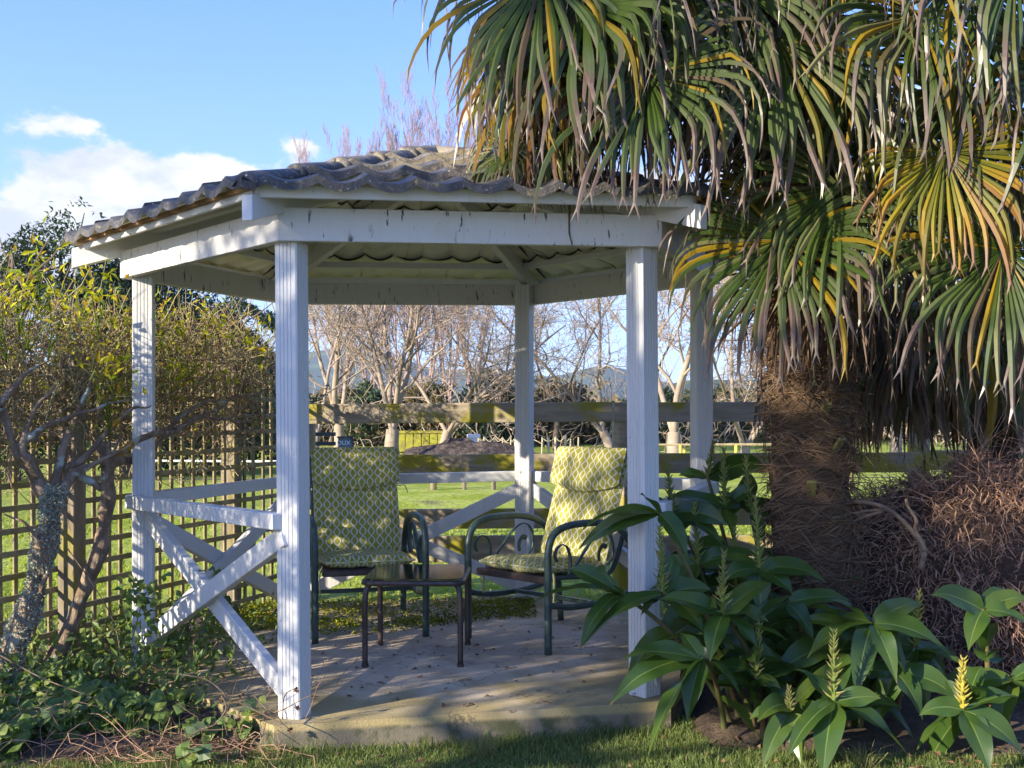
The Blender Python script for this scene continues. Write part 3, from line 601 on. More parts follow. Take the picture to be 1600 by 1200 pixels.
V=np.concatenate(V); i=np.arange(K*S).reshape(K,S); nx=np.roll(i,-1,1); mb.add(V,np.stack([i[:-1],nx[:-1],nx[1:],i[1:]],-1).reshape(-1,4))
trunk=mb.build('trunk',m_fibre,palm,smooth=True)
mb=MB(); n=12000; idx=R.integers(0,len(V),n); base=V[idx]; rad=unit((base-A3(PX,PY,0))*A3(1,1,0)); tang=np.stack([-rad[:,1],rad[:,0],0*rad[:,0]],1)*R.choice([-1,1],n)[:,None]
dirv=unit(tang*(.8+.3*R.random((n,1)))+rad*.16+A3(0,0,1)*(R.normal(size=(n,1))*.35-.1)); ln=.04+.15*R.random((n,1))**1.5
P=np.stack([base+rad*.002,base+dirv*ln*.5+rad*.014,base+dirv*ln+rad*(.004+.02*R.random((n,1)))-A3(0,0,.015)],1)
v,q,t=tubes(P,np.tile([[.0022,.0018,.0008]],(n,1)),3); mb.add(v,q,t=np.tile(np.repeat([0,.5,1],3),n),r=np.repeat(R.random(n),9)); mb.build('fibre',m_hair,trunk,kind='stuff')
for z,az_ in ((.95,-1.7),(1.32,-1.35),(1.62,-1.9),(1.55,-.9),(1.15,-1.0),(.78,-1.2),(1.85,-1.4)):     # cut leaf bases
    p=A3(PX-.02*z+.2*math.cos(az_),PY+.2*math.sin(az_),z); d=unit(A3(math.cos(az_),math.sin(az_),1.2)); mb=MB(); mb.box(p-d*.06,p+d*.06,.045,.018,up=(math.cos(az_),math.sin(az_),-.5)); mb.build('leaf_base',m_petiole,trunk)
CROWN=A3(1.38,5.6,3.45)
#  hub px, py, depth, axis(x,y,z), R, material g/o/d, droop
FR=[(915,8,4.85,(-.15,-.3,-.9),.66,'g',1.25),(850,-45,4.9,(-.5,-.15,-.8),.62,'g',1.2),(868,60,5.15,(-.3,-.1,-.95),.60,'o',1.4),(838,25,5.25,(-.3,0,-.9),.62,'g',1.4),(850,110,5.3,(-.3,-.1,-.95),.52,'o',1.4),
(1012,117,4.75,(-.1,-.35,-.85),.56,'g',1.35),(1217,62,4.85,(-.02,-.25,-.95),.66,'g',1.15),(1347,92,5.05,(.05,-.2,-.95),.60,'g',1.1),(1440,25,4.85,(.32,-.25,-.85),.66,'g',1.2),
(1478,240,4.75,(.65,-.2,-.6),.50,'o',.9),(1315,292,4.95,(.02,-.3,-.9),.56,'g',1.2),(1222,375,4.95,(-.14,-.25,-.9),.56,'g',1.1),(1568,392,4.75,(-.15,-.25,-.9),.62,'g',1.2),
(1500,-45,4.8,(.1,-.2,-.95),.62,'g',1.3),(1590,-70,4.7,(.2,-.2,-.9),.70,'g',1.2),(1130,-40,5.0,(-.1,-.3,-.9),.62,'g',1.3),(1060,-50,5.05,(-.3,-.2,-.9),.66,'g',1.2),(985,-60,5.2,(-.4,-.1,-.8),.75,'g',1.0),
(960,20,5.4,(-.2,0,-1),.62,'g',1.1),(870,150,5.35,(-.2,0,-1),.42,'d',1.4),(925,140,5.45,(0,0,-1),.46,'d',1.4),(850,190,5.2,(-.35,-.1,-.9),.32,'g',1.2),(900,215,5.2,(.1,0,-.9),.26,'g',1.2),
(1112,150,5.25,(0,-.1,-1),.36,'d',1.3),(1170,215,5.45,(0,0,-1),.46,'d',1.3),(1285,190,5.25,(.1,-.1,-1),.58,'g',1.2),(1410,185,5.15,(.1,-.1,-1),.62,'g',1.3),(1425,310,5.15,(.1,-.2,-1),.50,'g',1.3),(1350,385,5.3,(.1,0,-1),.52,'d',1.3),
(1260,250,5.5,(-.1,0,-1),.6,'d',1.2),(1530,150,5.0,(.15,-.1,-1),.65,'g',1.3),(1580,260,5.1,(.1,-.1,-1),.6,'g',1.2),(1650,120,4.9,(.3,-.1,-.8),.7,'g',1.1),(1690,300,4.9,(.1,-.2,-1),.6,'g',1.2),(1240,430,5.25,(-.3,-.1,-1),.45,'d',1.2),
(1470,120,5.6,(.2,.1,-1),.7,'d',1.1),(1130,60,5.7,(-.5,.2,-.8),.7,'g',.9),(1030,20,5.8,(-.7,.2,-.6),.8,'g',.8),(1400,40,5.9,(.4,.3,-.8),.8,'g',.8),(1195,305,5.15,(-.1,-.1,-.9),.34,'o',1.2),(1270,20,5.2,(0,-.1,-1),.5,'d',1.4),
(1500,330,5.5,(.1,0,-1),.6,'d',1.2),(1440,400,5.6,(.1,0,-1),.6,'d',1.2),(940,-40,4.95,(-.5,-.2,-.7),.7,'g',1.1),(1620,420,5.2,(0,-.1,-1),.6,'d',1.1),
(1000,170,5.15,(-.1,-.1,-1),.42,'d',1.4),(960,120,5.2,(-.2,-.1,-1),.52,'d',1.4),(890,80,5.3,(-.2,0,-1),.6,'d',1.4),(1060,100,5.4,(0,-.1,-1),.5,'d',1.4),(1150,120,5.5,(0,0,-1),.6,'d',1.4),(1330,200,5.5,(0,0,-1),.7,'d',1.4),(1420,150,5.6,(0,0,-1),.75,'d',1.4),(1500,230,5.6,(.1,0,-1),.7,'d',1.4),(1290,330,5.4,(0,-.2,-1),.5,'d',1.4),(1215,440,5.3,(-.1,0,-1),.34,'d',1.3),(1560,330,5.6,(0,0,-1),.7,'d',1.4),(930,60,5.1,(-.15,-.1,-1),.62,'g',1.4),(815,165,5.35,(-.3,-.1,-.9),.34,'d',1.3),(800,230,5.15,(-.4,-.2,-.6),.26,'g',1.1),(870,225,5.05,(.1,-.2,-.8),.24,'g',1.2)]  # dead fans in this row are extra, added to darken the crown interior
MATS={'g':m_palm,'o':m_palmo,'d':m_palmd}
def put_frond(root,hub,ax,Rr,kd,dr,nrm,crown,n=34):
    hub=np.asarray(hub); mb=MB(); frond(mb,hub,ax,nrm,Rr,n=n,droop=dr if kd!='d' else dr*1.5,span=2.4 if kd!='d' else 1.3,cone=.10+.1*R.random(),wid=.86 if kd!='d' else .6)
    o=mb.build('fan_leaf',MATS[kd],root)
    c=crown+A3(*(R.normal(size=2)*.08),min(0,hub[2]-crown[2])*.45); mid=(c+hub)/2+A3(0,0,.16); 
    mb=MB(); v,q,t=tubes(smooth_line([c,mid,hub],12),np.linspace(.016,.008,12)[None],5); mb.add(v,q); mb.build('petiole',m_petiole,o,smooth=True)
for hx_,hy,d,ax,Rr,kd,dr in FR:
    hub=Wp(hx_,hy,d); outw=unit((hub-A3(PX,PY,hub[2]))*A3(1,1,0)+A3(0,-.35,0))
    put_frond(palm,hub,A3(*ax),Rr,kd,dr,outw*.8+A3(*(R.normal(size=3)*.18))+A3(0,-.25,.08),CROWN,54 if kd!='d' else 34)
for k in range(22):                                          # upright young crown above the frame
    a=k*2.4; el_=.15+1.1*(k/22.); dd=A3(math.cos(a)*math.cos(el_),math.sin(a)*math.cos(el_),math.sin(el_)); hub=CROWN+A3(0,0,.15)+dd*(.75+.2*R.random())
    if hub[1]<5.0 and hub[2]<3.9: hub[2]+=.25
    put_frond(palm,hub,dd+A3(0,0,-.1),.62,'g',.75,A3(0,0,1)-dd*.5,CROWN+A3(0,0,.15),28)
# a second, lower palm behind at the right, its dead fans hanging
palm2=thing('fan_palm','shorter shaded fan palm behind the brown brush heap, dead brown fans hanging','palm tree',(3.1,7.3,-.13))
mb=MB(); P=smooth_line([(3.1,7.3,-.2),(3.08,7.3,.8),(3.1,7.3,1.7),(3.1,7.3,2.5)],20); v,q,t=tubes(P,np.linspace(.16,.15,20)[None]*(1+.1*R.random((1,20))),14); mb.add(v,q); mb.build('trunk',m_fibre,palm2,smooth=True)
C2=A3(2.75,7.2,2.15)
for k in range(44):
    a=k*2.4+.3; rr=.25+.75*R.random(); hub=C2+A3(math.cos(a)*rr,math.sin(a)*rr*.75,-.55+.6*R.random()); kd='d' if k%4 else 'g'
    put_frond(palm2,hub,A3(math.cos(a)*.35,math.sin(a)*.35,-.9),.62,kd,1.2,A3(math.cos(a),math.sin(a),.4),C2,28)
# ------------------------------------------------------------------ ginger lilies
def leaf_mesh(base,tip,w,sag,nrm,roll=0.,curl=.0,K=18):
    base=np.asarray(base);tip=np.asarray(tip); L=np.linalg.norm(tip-base); up=A3(0,0,1)
    ctrl=base+(tip-base)*.45+up*sag*L; s=np.linspace(0,1,K)[:,None]
    P=(1-s)**2*base+2*s*(1-s)*ctrl+s*s*tip; P=P-up*(curl*L*np.clip(s-.7,0,1)**1.5*3); T=unit(np.gradient(P,axis=0))
    nn=np.asarray(nrm,float); Nn=unit(nn-(T@nn)[:,None]*T); B=np.cross(T,Nn)
    if roll: Nn,B=Nn*math.cos(roll)+B*math.sin(roll),B*math.cos(roll)-Nn*math.sin(roll)
    x=s[:,0]; wd_=w*np.interp(x,[0,.06,.18,.35,.5,.65,.78,.88,.95,1],[.12,.42,.82,1,.99,.86,.62,.34,.13,.02])
    c=np.array([-1,-.55,-.12,0,.12,.55,1.]); fold=np.array([.30,.13,.0,-.05,.0,.13,.30])*.75; wav=np.sin(x*11+R.random()*6)*.13; tw=np.sin(x*4.+R.random()*6)*.22
    V=P[:,None]+B[:,None]*(c[None,:,None]*wd_[:,None,None]/2)+Nn[:,None]*((fold[None]+wav[:,None]*np.abs(c)**2*np.sign(c)+tw[:,None]*c[None])*wd_[:,None]*.5)[...,None]
    n=7; i=np.arange(K*n).reshape(K,n); q=np.stack([i[:-1,:-1],i[:-1,1:],i[1:,1:],i[1:,:-1]],-1).reshape(-1,4)
    mb=MB(); mb.add(V.reshape(-1,3),q,t=np.repeat(x,n),a=np.tile(c*wd_[:,None]/w,(1,1)).ravel() if False else np.tile(c,K),r=np.full(K*n,R.random())); return mb
def spike(base,tip,parent,m=None,n=48,op=1.):
    base=np.asarray(base);tip=np.asarray(tip); ax=unit(tip-base); L=np.linalg.norm(tip-base); mb=MB()
    P=np.stack([base+ax*L*s for s in np.linspace(0,1,5)]); v,q,t=tubes(P,np.linspace(.011,.004,5)[None],6); mb.add(v,q,t=np.repeat(np.linspace(0,1,5),6)*.4,r=np.full(30,.6))
    u0=unit(np.cross(ax,A3(.3,1,.1))); v0=np.cross(ax,u0); i=np.arange(n); a=i*2.399; s=(i+.5)/n; out=np.cos(a)[:,None]*u0+np.sin(a)[:,None]*v0
    st=base+ax*(L*s)[:,None]*.97; ln=(.050-.022*s)*op*(L/.27)**.4*(.85+.3*R.random(n)); el_=(.50+.5*s)[:,None]; d=unit(out*(1.1-el_*.55)+ax*(.15+el_*.65)+R.normal(size=(n,3))*.13)
    P=np.stack([st,st+d*ln[:,None]*.55,st+d*ln[:,None]+ax*ln[:,None]*.12],1); v,q,t=tubes(P,np.tile([[.0048,.0042,.0006]],(n,1))*(1.1-.4*s)[:,None],5); mb.add(v,q,t=np.tile(np.repeat([0,.6,1],5),n),r=np.repeat(R.random(n),15))
    return mb.build('flower_spike',m or m_spike,parent)
def stalk(root,foot,head,lv,hd,spk=None,wmul=1.,extra=4,m=None,big=.36):
    # head pixel + depth; lv: (tip px, tip py, tip depth offset[, width])
    h=Wp(head[0],head[1],hd); f=np.asarray(foot,float); mid=f*.45+h*.55+A3(0,0,.10)
    P=smooth_line([f,(f*.75+mid*.25)+A3(0,0,.05),mid,h],20); mb=MB(); v,q,t=tubes(P,np.linspace(.015,.009,20)[None],7); mb.add(v,q); mb.build('stem',m_gstem,root,smooth=True)
    for e in lv:
        wmul_=.82+.34*R.random(); tp=Wp(e[0],e[1],hd+e[2]); w=wmul_*(e[3] if len(e)>3 else .115)*.96*wmul; dz=tp[2]-h[2]; L=np.linalg.norm(tp-h)
        sag=.20 if dz<0 else .10
        nrm=A3(*(R.normal(size=3)*.18))+A3(0,-.55,.75); hb=h-(tp-h)/max(L,.1)*.0+A3(0,0,-.01)
        leaf_mesh(hb,tp,min(w,L*.46),sag,nrm,curl=.05+.14*R.random(),roll=R.normal()*.3).build('leaf',m_ging,root,smooth=True)
    for k in range(extra+3):
        s=.45+.45*R.random(); b=P[int(s*19)]; a=R.random()*6.28; L=big*(.6+.5*R.random()); tp=b+A3(math.cos(a)*L*.85,math.sin(a)*L*.6,-.02+.22*R.normal()*.6)
        leaf_mesh(b,tp,.105*wmul,.2,A3(*(R.normal(size=3)*.2))+A3(0,-.35,.85),curl=.15*R.random(),roll=R.normal()*.25).build('leaf',m_ging,root,smooth=True)
    if spk:
        tp=Wp(spk[0],spk[1],hd+(spk[2] if len(spk)>2 else 0)); spike(h,tp,root,m)
gl='ginger lilies beside the gazebo'
g1=thing('ginger_lily','dark leafy ginger clump hanging over the pad edge around the right front post','plant',(1.05,5.0,-.13))
stalk(g1,(.95,5.1,-.13),(1095,1028),[(972,1020,-.1,.13),(950,1090,-.15,.10),(1010,1172,-.2,.12),(1072,1122,-.1,.12),(1155,1080,.05,.11),(1060,985,.1)],4.72,extra=2)
stalk(g1,(1.0,5.15,-.13),(968,925),[(822,942,-.1,.11),(885,885,.1,.11),(930,888,-.2,.11),(905,1005,-.25,.09)],5.0,extra=0)
stalk(g1,(1.05,5.25,-.13),(1030,800),[(905,822,-.05,.085),(902,855,.1,.085),(922,838,.1,.08),(1000,770,-.1),(1075,870,-.1)],5.12,extra=2)
stalk(g1,(1.1,5.1,-.13),(1035,925),[(905,1008,-.15,.10),(1000,960,.05),(1110,920,.05,.12),(1100,985,-.1,.11),(1055,865,.1)],4.95,(1030,825),extra=4)
stalk(g1,(1.15,5.0,-.13),(1128,958),[(1108,1030,-.15,.13),(1200,970,.05,.12),(1030,930,0,.11),(1185,1015,-.05,.11),(1205,905,.1)],4.85,(1130,862),extra=4)
g2=thing('ginger_lily','tall ginger clump with green flower spikes behind the right front post','plant',(1.3,5.75,-.13))
stalk(g2,(1.2,5.9,-.13),(1050,800),[(1135,818,-.1,.12),(1045,770,0),(1130,850,-.1,.12),(980,785,0,.1)],5.45,(1043,735),extra=3)
stalk(g2,(1.3,5.9,-.13),(1132,790),[(1040,775,-.1,.12),(1060,830,-.2,.12),(1180,760,0),(1145,840,-.1),(1200,800,.1)],5.6,(1130,700),extra=5)
stalk(g2,(1.35,5.8,-.13),(1172,800),[(1165,735,.2),(1215,790,.1),(1120,765,0,.11),(1195,850,0)],5.6,(1165,712),extra=5)
stalk(g2,(1.35,5.5,-.13),(1186,888),[(1187,958,-.12,.125),(1290,905,-.05,.11),(1110,870,.05,.12),(1240,930,-.1,.10),(1130,905,-.1)],5.2,(1180,775),extra=5)
stalk(g2,(1.25,5.9,-.13),(1105,745),[(1060,740,0),(1150,735,.1,.12),(1195,720,.1,.12)],5.9,(1115,690),extra=4)
stalk(g2,(1.45,5.4,-.13),(1230,940),[(1330,935,.05,.11),(1160,1000,0,.12),(1270,1000,-.1,.12)],5.05,None,extra=6)
for px,py,d,fx,fy in ((1150,920,5.45,1.2,5.5),(1250,880,5.5,1.5,5.6),(1090,880,5.4,1.05,5.5),(1210,1010,5.2,1.3,5.3)):
    stalk(g2,(fx,fy,-.13),(px,py),[(px+R.integers(-110,110),py+R.integers(-20,80),-.1+.2*R.random(),.12) for _ in range(5)],d,(px+R.integers(-8,8),py-95) if px!=1210 else None,extra=6)
g3=thing('ginger_lily','broad leaved ginger clump in the middle with one tall green spike over the lawn edge','plant',(1.4,4.95,-.13))
stalk(g3,(1.4,4.95,-.13),(1302,1095),[(1228,1178,-.15,.10),(1283,1215,-.2,.12),(1420,1180,-.12,.12),(1240,1040,.1,.12),(1375,1090,0)],4.62,(1302,985),extra=3)
stalk(g3,(1.25,4.95,-.13),(1234,1112),[(1190,1195,-.1,.11),(1250,1190,-.12,.10),(1170,1120,0,.1)],4.65,(1232,1075),extra=2,wmul=.95)
stalk(g3,(1.5,5.1,-.13),(1362,972),[(1482,1018,-.08,.15),(1400,1062,-.15,.09),(1335,1088,-.15,.13),(1260,1020,0,.14),(1310,965,.1),(1440,940,.15,.11),(1425,1075,0,.12),(1295,935,.05)],4.85,extra=4)
stalk(g3,(1.55,5.1,-.13),(1400,1050),[(1495,1090,-.05,.13),(1440,1120,-.15,.13),(1330,1050,0,.12),(1370,1130,0,.12)],4.85,extra=4)
for px,py,d,fx,fy in ((1180,1060,4.85,1.1,5.0),(1300,1010,5.05,1.45,5.2),(1430,1010,5.1,1.75,5.2),(1270,960,5.25,1.5,5.4)):
    stalk(g3,(fx,fy,-.13),(px,py),[(px+R.integers(-115,115),py+R.integers(-10,95),-.1+.2*R.random(),.12) for _ in range(6)],d,(px+6,py-85) if px in (1180,1430) else None,extra=5)
g4=thing('ginger_lily','sunlit ginger clump at the right edge with one flower spike coloured as if sunlit yellow','plant',(2.0,4.85,-.13))
stalk(g4,(2.0,4.85,-.13),(1503,1108),[(1545,1205,-.12,.12),(1600,1180,-.1,.12),(1590,1085,.05,.12),(1435,1115,0,.10),(1475,1060,.05,.1)],4.6,(1503,1030),m=m_spike_sunlit,extra=2)
stalk(g4,(2.1,5.0,-.13),(1535,952),[(1455,925,-.05,.11),(1605,932,.05,.10),(1512,1015,-.12,.10),(1610,978,-.05,.11),(1575,920,.1,.09)],4.85,extra=1)
stalk(g4,(2.15,4.95,-.13),(1580,1060),[(1500,1080,0,.12),(1640,1120,-.1,.13),(1630,1040,0,.12)],4.8,extra=3)
# ------------------------------------------------------------------ dry brush heap
BH=A3(2.50,6.15,-.13)
heap=thing('brush_heap','brown heap of dry withered foliage behind the ginger lilies','brush heap',tuple(BH))
def heap_r(d): return 1
n=60; mb=MB(); a=np.linspace(0,2*np.pi,n+1)[:-1]; zz=np.linspace(0,1,22); V=[]
for s in zz:
    rr=np.clip(1-s**2.6,0,1)**.5; pp=np.stack([np.cos(a)*rr,np.sin(a)*rr,0*a+s*1.3],1); w=1+.16*fbm(pp,3.2,31)+.09*fbm(pp,9,35)
    V.append(np.column_stack([BH[0]+.93*rr*np.cos(a)*w,BH[1]+.62*rr*np.sin(a)*w,-.2+1.20*s+.06*fbm(pp,4,33)]))
V=np.concatenate(V); i=np.arange(len(V)).reshape(22,n); nx=np.roll(i,-1,1); mb.add(V,np.stack([i[:-1],nx[:-1],nx[1:],i[1:]],-1).reshape(-1,4)); mb.build('core',m_drycore,heap,smooth=True)
def curls(V,cen,n,l0,l1,out=.5,grav=.5,r=.0028):
    base=V[R.integers(0,len(V),n)]+R.normal(size=(n,3))*.05; rad=unit((base-cen)*A3(1,1,.6)); d=unit(rad*out+R.normal(size=(n,3))*.6); P=[base-rad*.02]; ln=(l0+(l1-l0)*R.random((n,1)))/3
    for k in range(3):
        P.append(P[-1]+d*ln); d=unit(d+R.normal(size=(n,3))*.45+A3(0,0,-grav)*.5)
    P=np.stack(P,1); rr=r*(.6+.8*R.random((n,1)))*np.array([[1,1.3,1.0,.3]]); v,q,t=tubes(P,rr,3,flat=.5); return v,q,np.tile(np.repeat(np.linspace(0,1,4),3),n),np.repeat(R.random(n),12)
cen=BH+A3(0,0,.4); mb=MB()
sel=V[(V[:,1]<BH[1]+.35)]
v,q,t_,r_=curls(sel,cen,24000,.04,.14,out=.85,grav=.8,r=.0030); mb.add(v,q,t=t_,r=r_)
v,q,t_,r_=curls(sel[sel[:,2]>.75],cen,260,.3,.65,out=.8,grav=.5,r=.0022); mb.add(v,q,t=t_,r=r_)
mb.build('dry_foliage',m_dry,heap,kind='stuff')
for pts,r in (([(1262,792),(1320,785),(1375,792),(1420,825),(1442,860),(1435,890)],.013),([(1415,782),(1428,810),(1432,830),(1442,862)],.011),([(1290,835),(1330,818),(1375,800)],.008),([(1300,805),(1340,802),(1385,797)],.007)):
    P=smooth_line([Wp(x,y,5.52+.0*k) for k,(x,y) in enumerate(pts)],20); P[:,1]+=.02*np.sin(np.arange(20)*.6); mb=MB(); v,q,t=tubes(P,(r*np.linspace(.55,1.25,20)*(1+.1*np.sin(np.arange(20)*1.7)))[None],7,True); mb.add(v,q,t); mb.build('branch',m_dbranch,heap,smooth=True)
# ------------------------------------------------------------------ climbing rose on the trellis
rose=thing('climbing_rose','old climbing rose with lichened trunk and yellowing leaves over the trellis','climbing rose',(-2.35,5.6,-.13))
def limb(pts,d,r0,r1,parent,nm='branch',wob=.02):
    P=smooth_line([Wp(p[0],p[1],p[2] if len(p)>2 else d) for p in pts],46); P+=wob*np.stack([fbm(P,14,41),fbm(P,14,42),fbm(P,14,43)],1); rr=np.linspace(r0,r1,46)*(1+.16*fbm(P,26,44)); mb=MB(); v,q,t=tubes(P,rr[None],12,True); mb.add(v,q,t); return mb.build(nm,m_rosebark,parent,smooth=True),P,rr
tr1,TP1,TR1=limb([(2,1100),(30,980),(55,890),(80,800),(92,760)],5.62,.062,.045,rose,'trunk')
tr2,_,_=limb([(62,1075,5.85),(120,950,5.95),(160,850,6.0),(170,760,6.05),(160,690,6.1)],5.9,.042,.036,rose,'trunk')
for pts,r0,r1 in (([(92,775,5.65),(120,735,5.7),(150,715,5.75),(205,690,5.8)],.034,.02),([(85,790,5.65),(50,740,5.6),(20,690,5.55),(0,620,5.5),(-30,560,5.4)],.04,.026),([(90,770,5.65),(105,700,5.7),(125,640,5.75),(150,580,5.8)],.030,.014),
  ([(60,750,5.6),(35,700,5.55),(60,640,5.6),(90,600,5.6)],.026,.014),([(165,720,6.0),(210,690,6.0),(265,672,6.35),(330,650,6.8),(400,660,7.2)],.022,.016),([(120,720,5.8),(150,745,5.8),(160,755,5.8),(172,710,5.8),(190,672,5.9)],.024,.016),
  ([(100,735,5.7),(150,700,5.8),(200,640,5.9),(235,630,6.1)],.020,.012),([(20,700,5.55),(70,668,5.6),(130,640,5.7),(200,625,5.8)],.022,.012),([(0,640,5.4),(40,590,5.5),(90,560,5.6)],.02,.01),([(165,730,6.05),(250,690,6.5),(330,640,7.0),(420,600,7.6)],.024,.012),([(245,700,6.45),(300,640,6.8),(380,620,7.3),(425,650,7.6)],.016,.01),([(40,960,5.6),(75,890,5.6),(50,830,5.55),(0,800,5.5)],.02,.012)):
    limb(pts,5.7,r0,r1*.3,rose,'branch')
mb=MB(); n=6500; k=R.integers(0,46,n); a=R.random(n)*6.28; keep=(np.cos(a-4.2)>-.4); k=k[keep];a=a[keep]; n=len(k)
pos=TP1[k]+np.stack([np.cos(a),np.sin(a),0*a],1)*TR1[k][:,None]+R.normal(size=(n,3))*.006; v,q,r_=leaves(pos,np.stack([np.cos(a),np.sin(a),.6*R.normal(size=n)],1)+R.normal(size=(n,3))*.5,R.normal(size=(n,3)),.011+.009*R.random(n),.009,.6); mb.add(v,q); mb.build('lichen',m_lichen,tr1,kind='stuff')
# twigs along the hedge
tu=unit(A3(.364,1,0)); tn=A3(tu[1],-tu[0],0)
def hedge_pts(n,s0,s1,off,z0,z1,sd=.16):
    s=s0+(s1-s0)*R.random(n); return T0+tu*s[:,None]+tn*(off+sd*R.normal(size=n))[:,None]+A3(0,0,1)*(z0+(z1-z0)*R.random(n))[:,None]
def twigs(base,d,l0,l1,r0,K=6,wig=.28,grav=.12):
    n=len(base); P=[base]; d=unit(d); ln=(l0+(l1-l0)*R.random((n,1))**1.5)/(K-1)
    for k in range(K-1): P.append(P[-1]+d*ln); d=unit(d+R.normal(size=(n,3))*wig+A3(0,0,grav))
    return np.stack(P,1)
mb=MB()
b=hedge_pts(2600,-.5,5.1,.02,1.25,1.80,.15); P1=twigs(b,R.normal(size=(2600,3))*.55+A3(.25,-.2,.75),.15,.55,.004,wig=.3)
P1[:,:,2]=np.minimum(P1[:,:,2],2.42)
rr=(.0018+.0028*R.random((len(P1),1)))*np.linspace(1,.45,6)[None]; v,q,t=tubes(P1,rr,4); mb.add(v,q,t=np.repeat(R.random(len(P1)),24)*.5+.5*np.tile(np.repeat(np.linspace(0,1,6),4),len(P1)),r=np.repeat(R.random(len(P1)),24))
b=hedge_pts(4000,-.5,5.1,.03,1.15,1.95,.15); P2=twigs(b,R.normal(size=(4000,3)),.08,.28,.003,wig=.6,grav=0)
rr=(.0012+.0024*R.random((len(P2),1)))*np.linspace(1,.4,6)[None]; v,q,t=tubes(P2,rr,3); mb.add(v,q,t=np.repeat(R.random(len(P2)),18)*.55,r=np.repeat(R.random(len(P2)),18))
b=hedge_pts(900,-.5,5.1,.05,.9,1.5,.12); P3=twigs(b,R.normal(size=(900,3))+A3(0,-.2,-.3),.1,.4,.003,wig=.5,grav=-.1)
rr=(.0015+.0025*R.random((len(P3),1)))*np.linspace(1,.4,6)[None]; v,q,t=tubes(P3,rr,3); mb.add(v,q,t=np.repeat(R.random(len(P3)),18)*.5,r=np.repeat(R.random(len(P3)),18))
mb.build('twig',m_twig,rose,kind='stuff')
mb=MB(); k=R.integers(0,len(P1),620); tip=P1[k,R.integers(3,6,len(k))]; patchy=fbm(tip,3.5,55)>.02; tip=tip[patchy]
for cluster in range(6):
    n=len(tip); dr=R.normal(size=(n,3))*.7+A3(0,0,.25); v,q,r_=leaves(tip+R.normal(size=(n,3))*.025,dr,R.normal(size=(n,3))*.5+A3(-.3,-.4,.7),.03+.03*R.random(n),.022+.01*R.random(n),.3); mb.add(v,q,t=np.repeat(np.clip(tip[:,2]-1.5,0,1)*.6+.25*R.random(n),5),r=r_)
tip=P2[R.integers(0,len(P2),1500),4]; n=len(tip); v,q,r_=leaves(tip,R.normal(size=(n,3)),R.normal(size=(n,3))+A3(0,0,.6),.022+.02*R.random(n),.016,.3); mb.add(v,q,t=np.repeat(R.random(n)*.5,5),r=r_)
mb.build('leaf',m_roseleaf,rose,kind='stuff')
mb=MB(); dl=P2[R.integers(0,len(P2),2200),R.integers(0,5,2200)]; n=len(dl); v,q,r_=leaves(dl,R.normal(size=(n,3)),R.normal(size=(n,3)),.02+.02*R.random(n),.014,.4); mb.add(v,q,t=np.repeat(R.random(n),5),r=r_); mb.build('withered_leaf',m_litter,rose,kind='stuff')
# big upright leafy shoots at the far left
mb=MB()
for x,y,d in ((30,430,5.4),(60,395,5.5),(10,470,5.3),(75,470,5.5),(45,455,5.4),(155,445,5.9),(255,480,6.9),(320,470,7.2),(405,520,7.8),(165,570,5.85),(170,590,5.8)):
    c=Wp(x,y,d)
    for j in range(16): pass
    n=22; v,q,r_=leaves(c+R.normal(size=(n,3))*A3(.06,.05,.07),R.normal(size=(n,3))*.7+A3(0,0,.3),A3(-.4,-.5,.6)+R.normal(size=(n,3))*.4,.045+.03*R.random(n),.022,.3); mb.add(v,q,t=np.repeat(R.random(n)*.6,5),r=r_)
    P=twigs(np.repeat(c[None]-A3(0,0,.28),3,0),A3(0,0,1)+R.normal(size=(3,3))*.2,.28,.36,.003); v,q,t=tubes(P,np.tile([[.004,.0035,.003,.003,.002,.001]],(3,1)),4); mb.add(v,q,t=np.full(72,.1),r=np.full(72,.15))
mb.build('leafy_shoot',m_roseleaf,rose,kind='stuff')
# ------------------------------------------------------------------ weeds, litter, lawn
def lobed(mb,pos,r,nr,k=8):
    n=len(pos); nr=unit(nr); ref=unit(np.cross(nr,R.normal(size=(n,3)))); bb=np.cross(nr,ref); a=np.arange(k)/k*2*np.pi; rad=r[:,None]*(1-.16*(np.arange(k)%2))[None]*(1+.12*R.normal(size=(n,k)))
    ring=pos[:,None]+rad[...,None]*(np.cos(a)[None,:,None]*ref[:,None]+np.sin(a)[None,:,None]*bb[:,None])-nr[:,None]*(rad*.22*(1+.6*np.sin(a*3))[None])[...,None]
    V=np.concatenate([pos[:,None],ring],1); i=np.arange(n)[:,None]*(k+1); t=np.concatenate([np.stack([i[:,0],i[:,0]+1+j,i[:,0]+1+(j+1)%k],1) for j in range(k)])
    mb.add(V.reshape(-1,3),None,t,t=np.tile([0.]+[.7]*k,n),r=np.repeat(R.random(n),k+1))
weeds=MB()
def wspots(n,x0,x1,y0,y1):
    return np.stack([x0+(x1-x0)*R.random(n),y0+(y1-y0)*R.random(n)],1)
xy=wspots(15000,-3.0,-.95,4.6,6.2); dens=fbm(np.column_stack([xy,0*xy[:,0]]),2.2,61)
lim=(xy[:,0]<-1.02-.6*(xy[:,1]-4.85).clip(0,2))&(xy[:,1]>4.70+.06*np.sin(xy[:,0]*6))&(dens+.5*fbm(np.column_stack([xy,0*xy[:,0]]),7,63)>-.28+.9*np.clip(4.95-xy[:,1],0,.3))
bare=(((xy[:,0]+1.30)/.34)**2+((xy[:,1]-4.95)/.30)**2<1)&(R.random(len(xy))<.86)
xy=xy[lim&~bare]; n=len(xy)
hgt=(.03+.20*R.random(n))*np.clip(1.1+.6*fbm(np.column_stack([xy,0*xy[:,0]]),3,62),.3,1.8)*np.clip((-.85-xy[:,0])*1.6,.85,1)
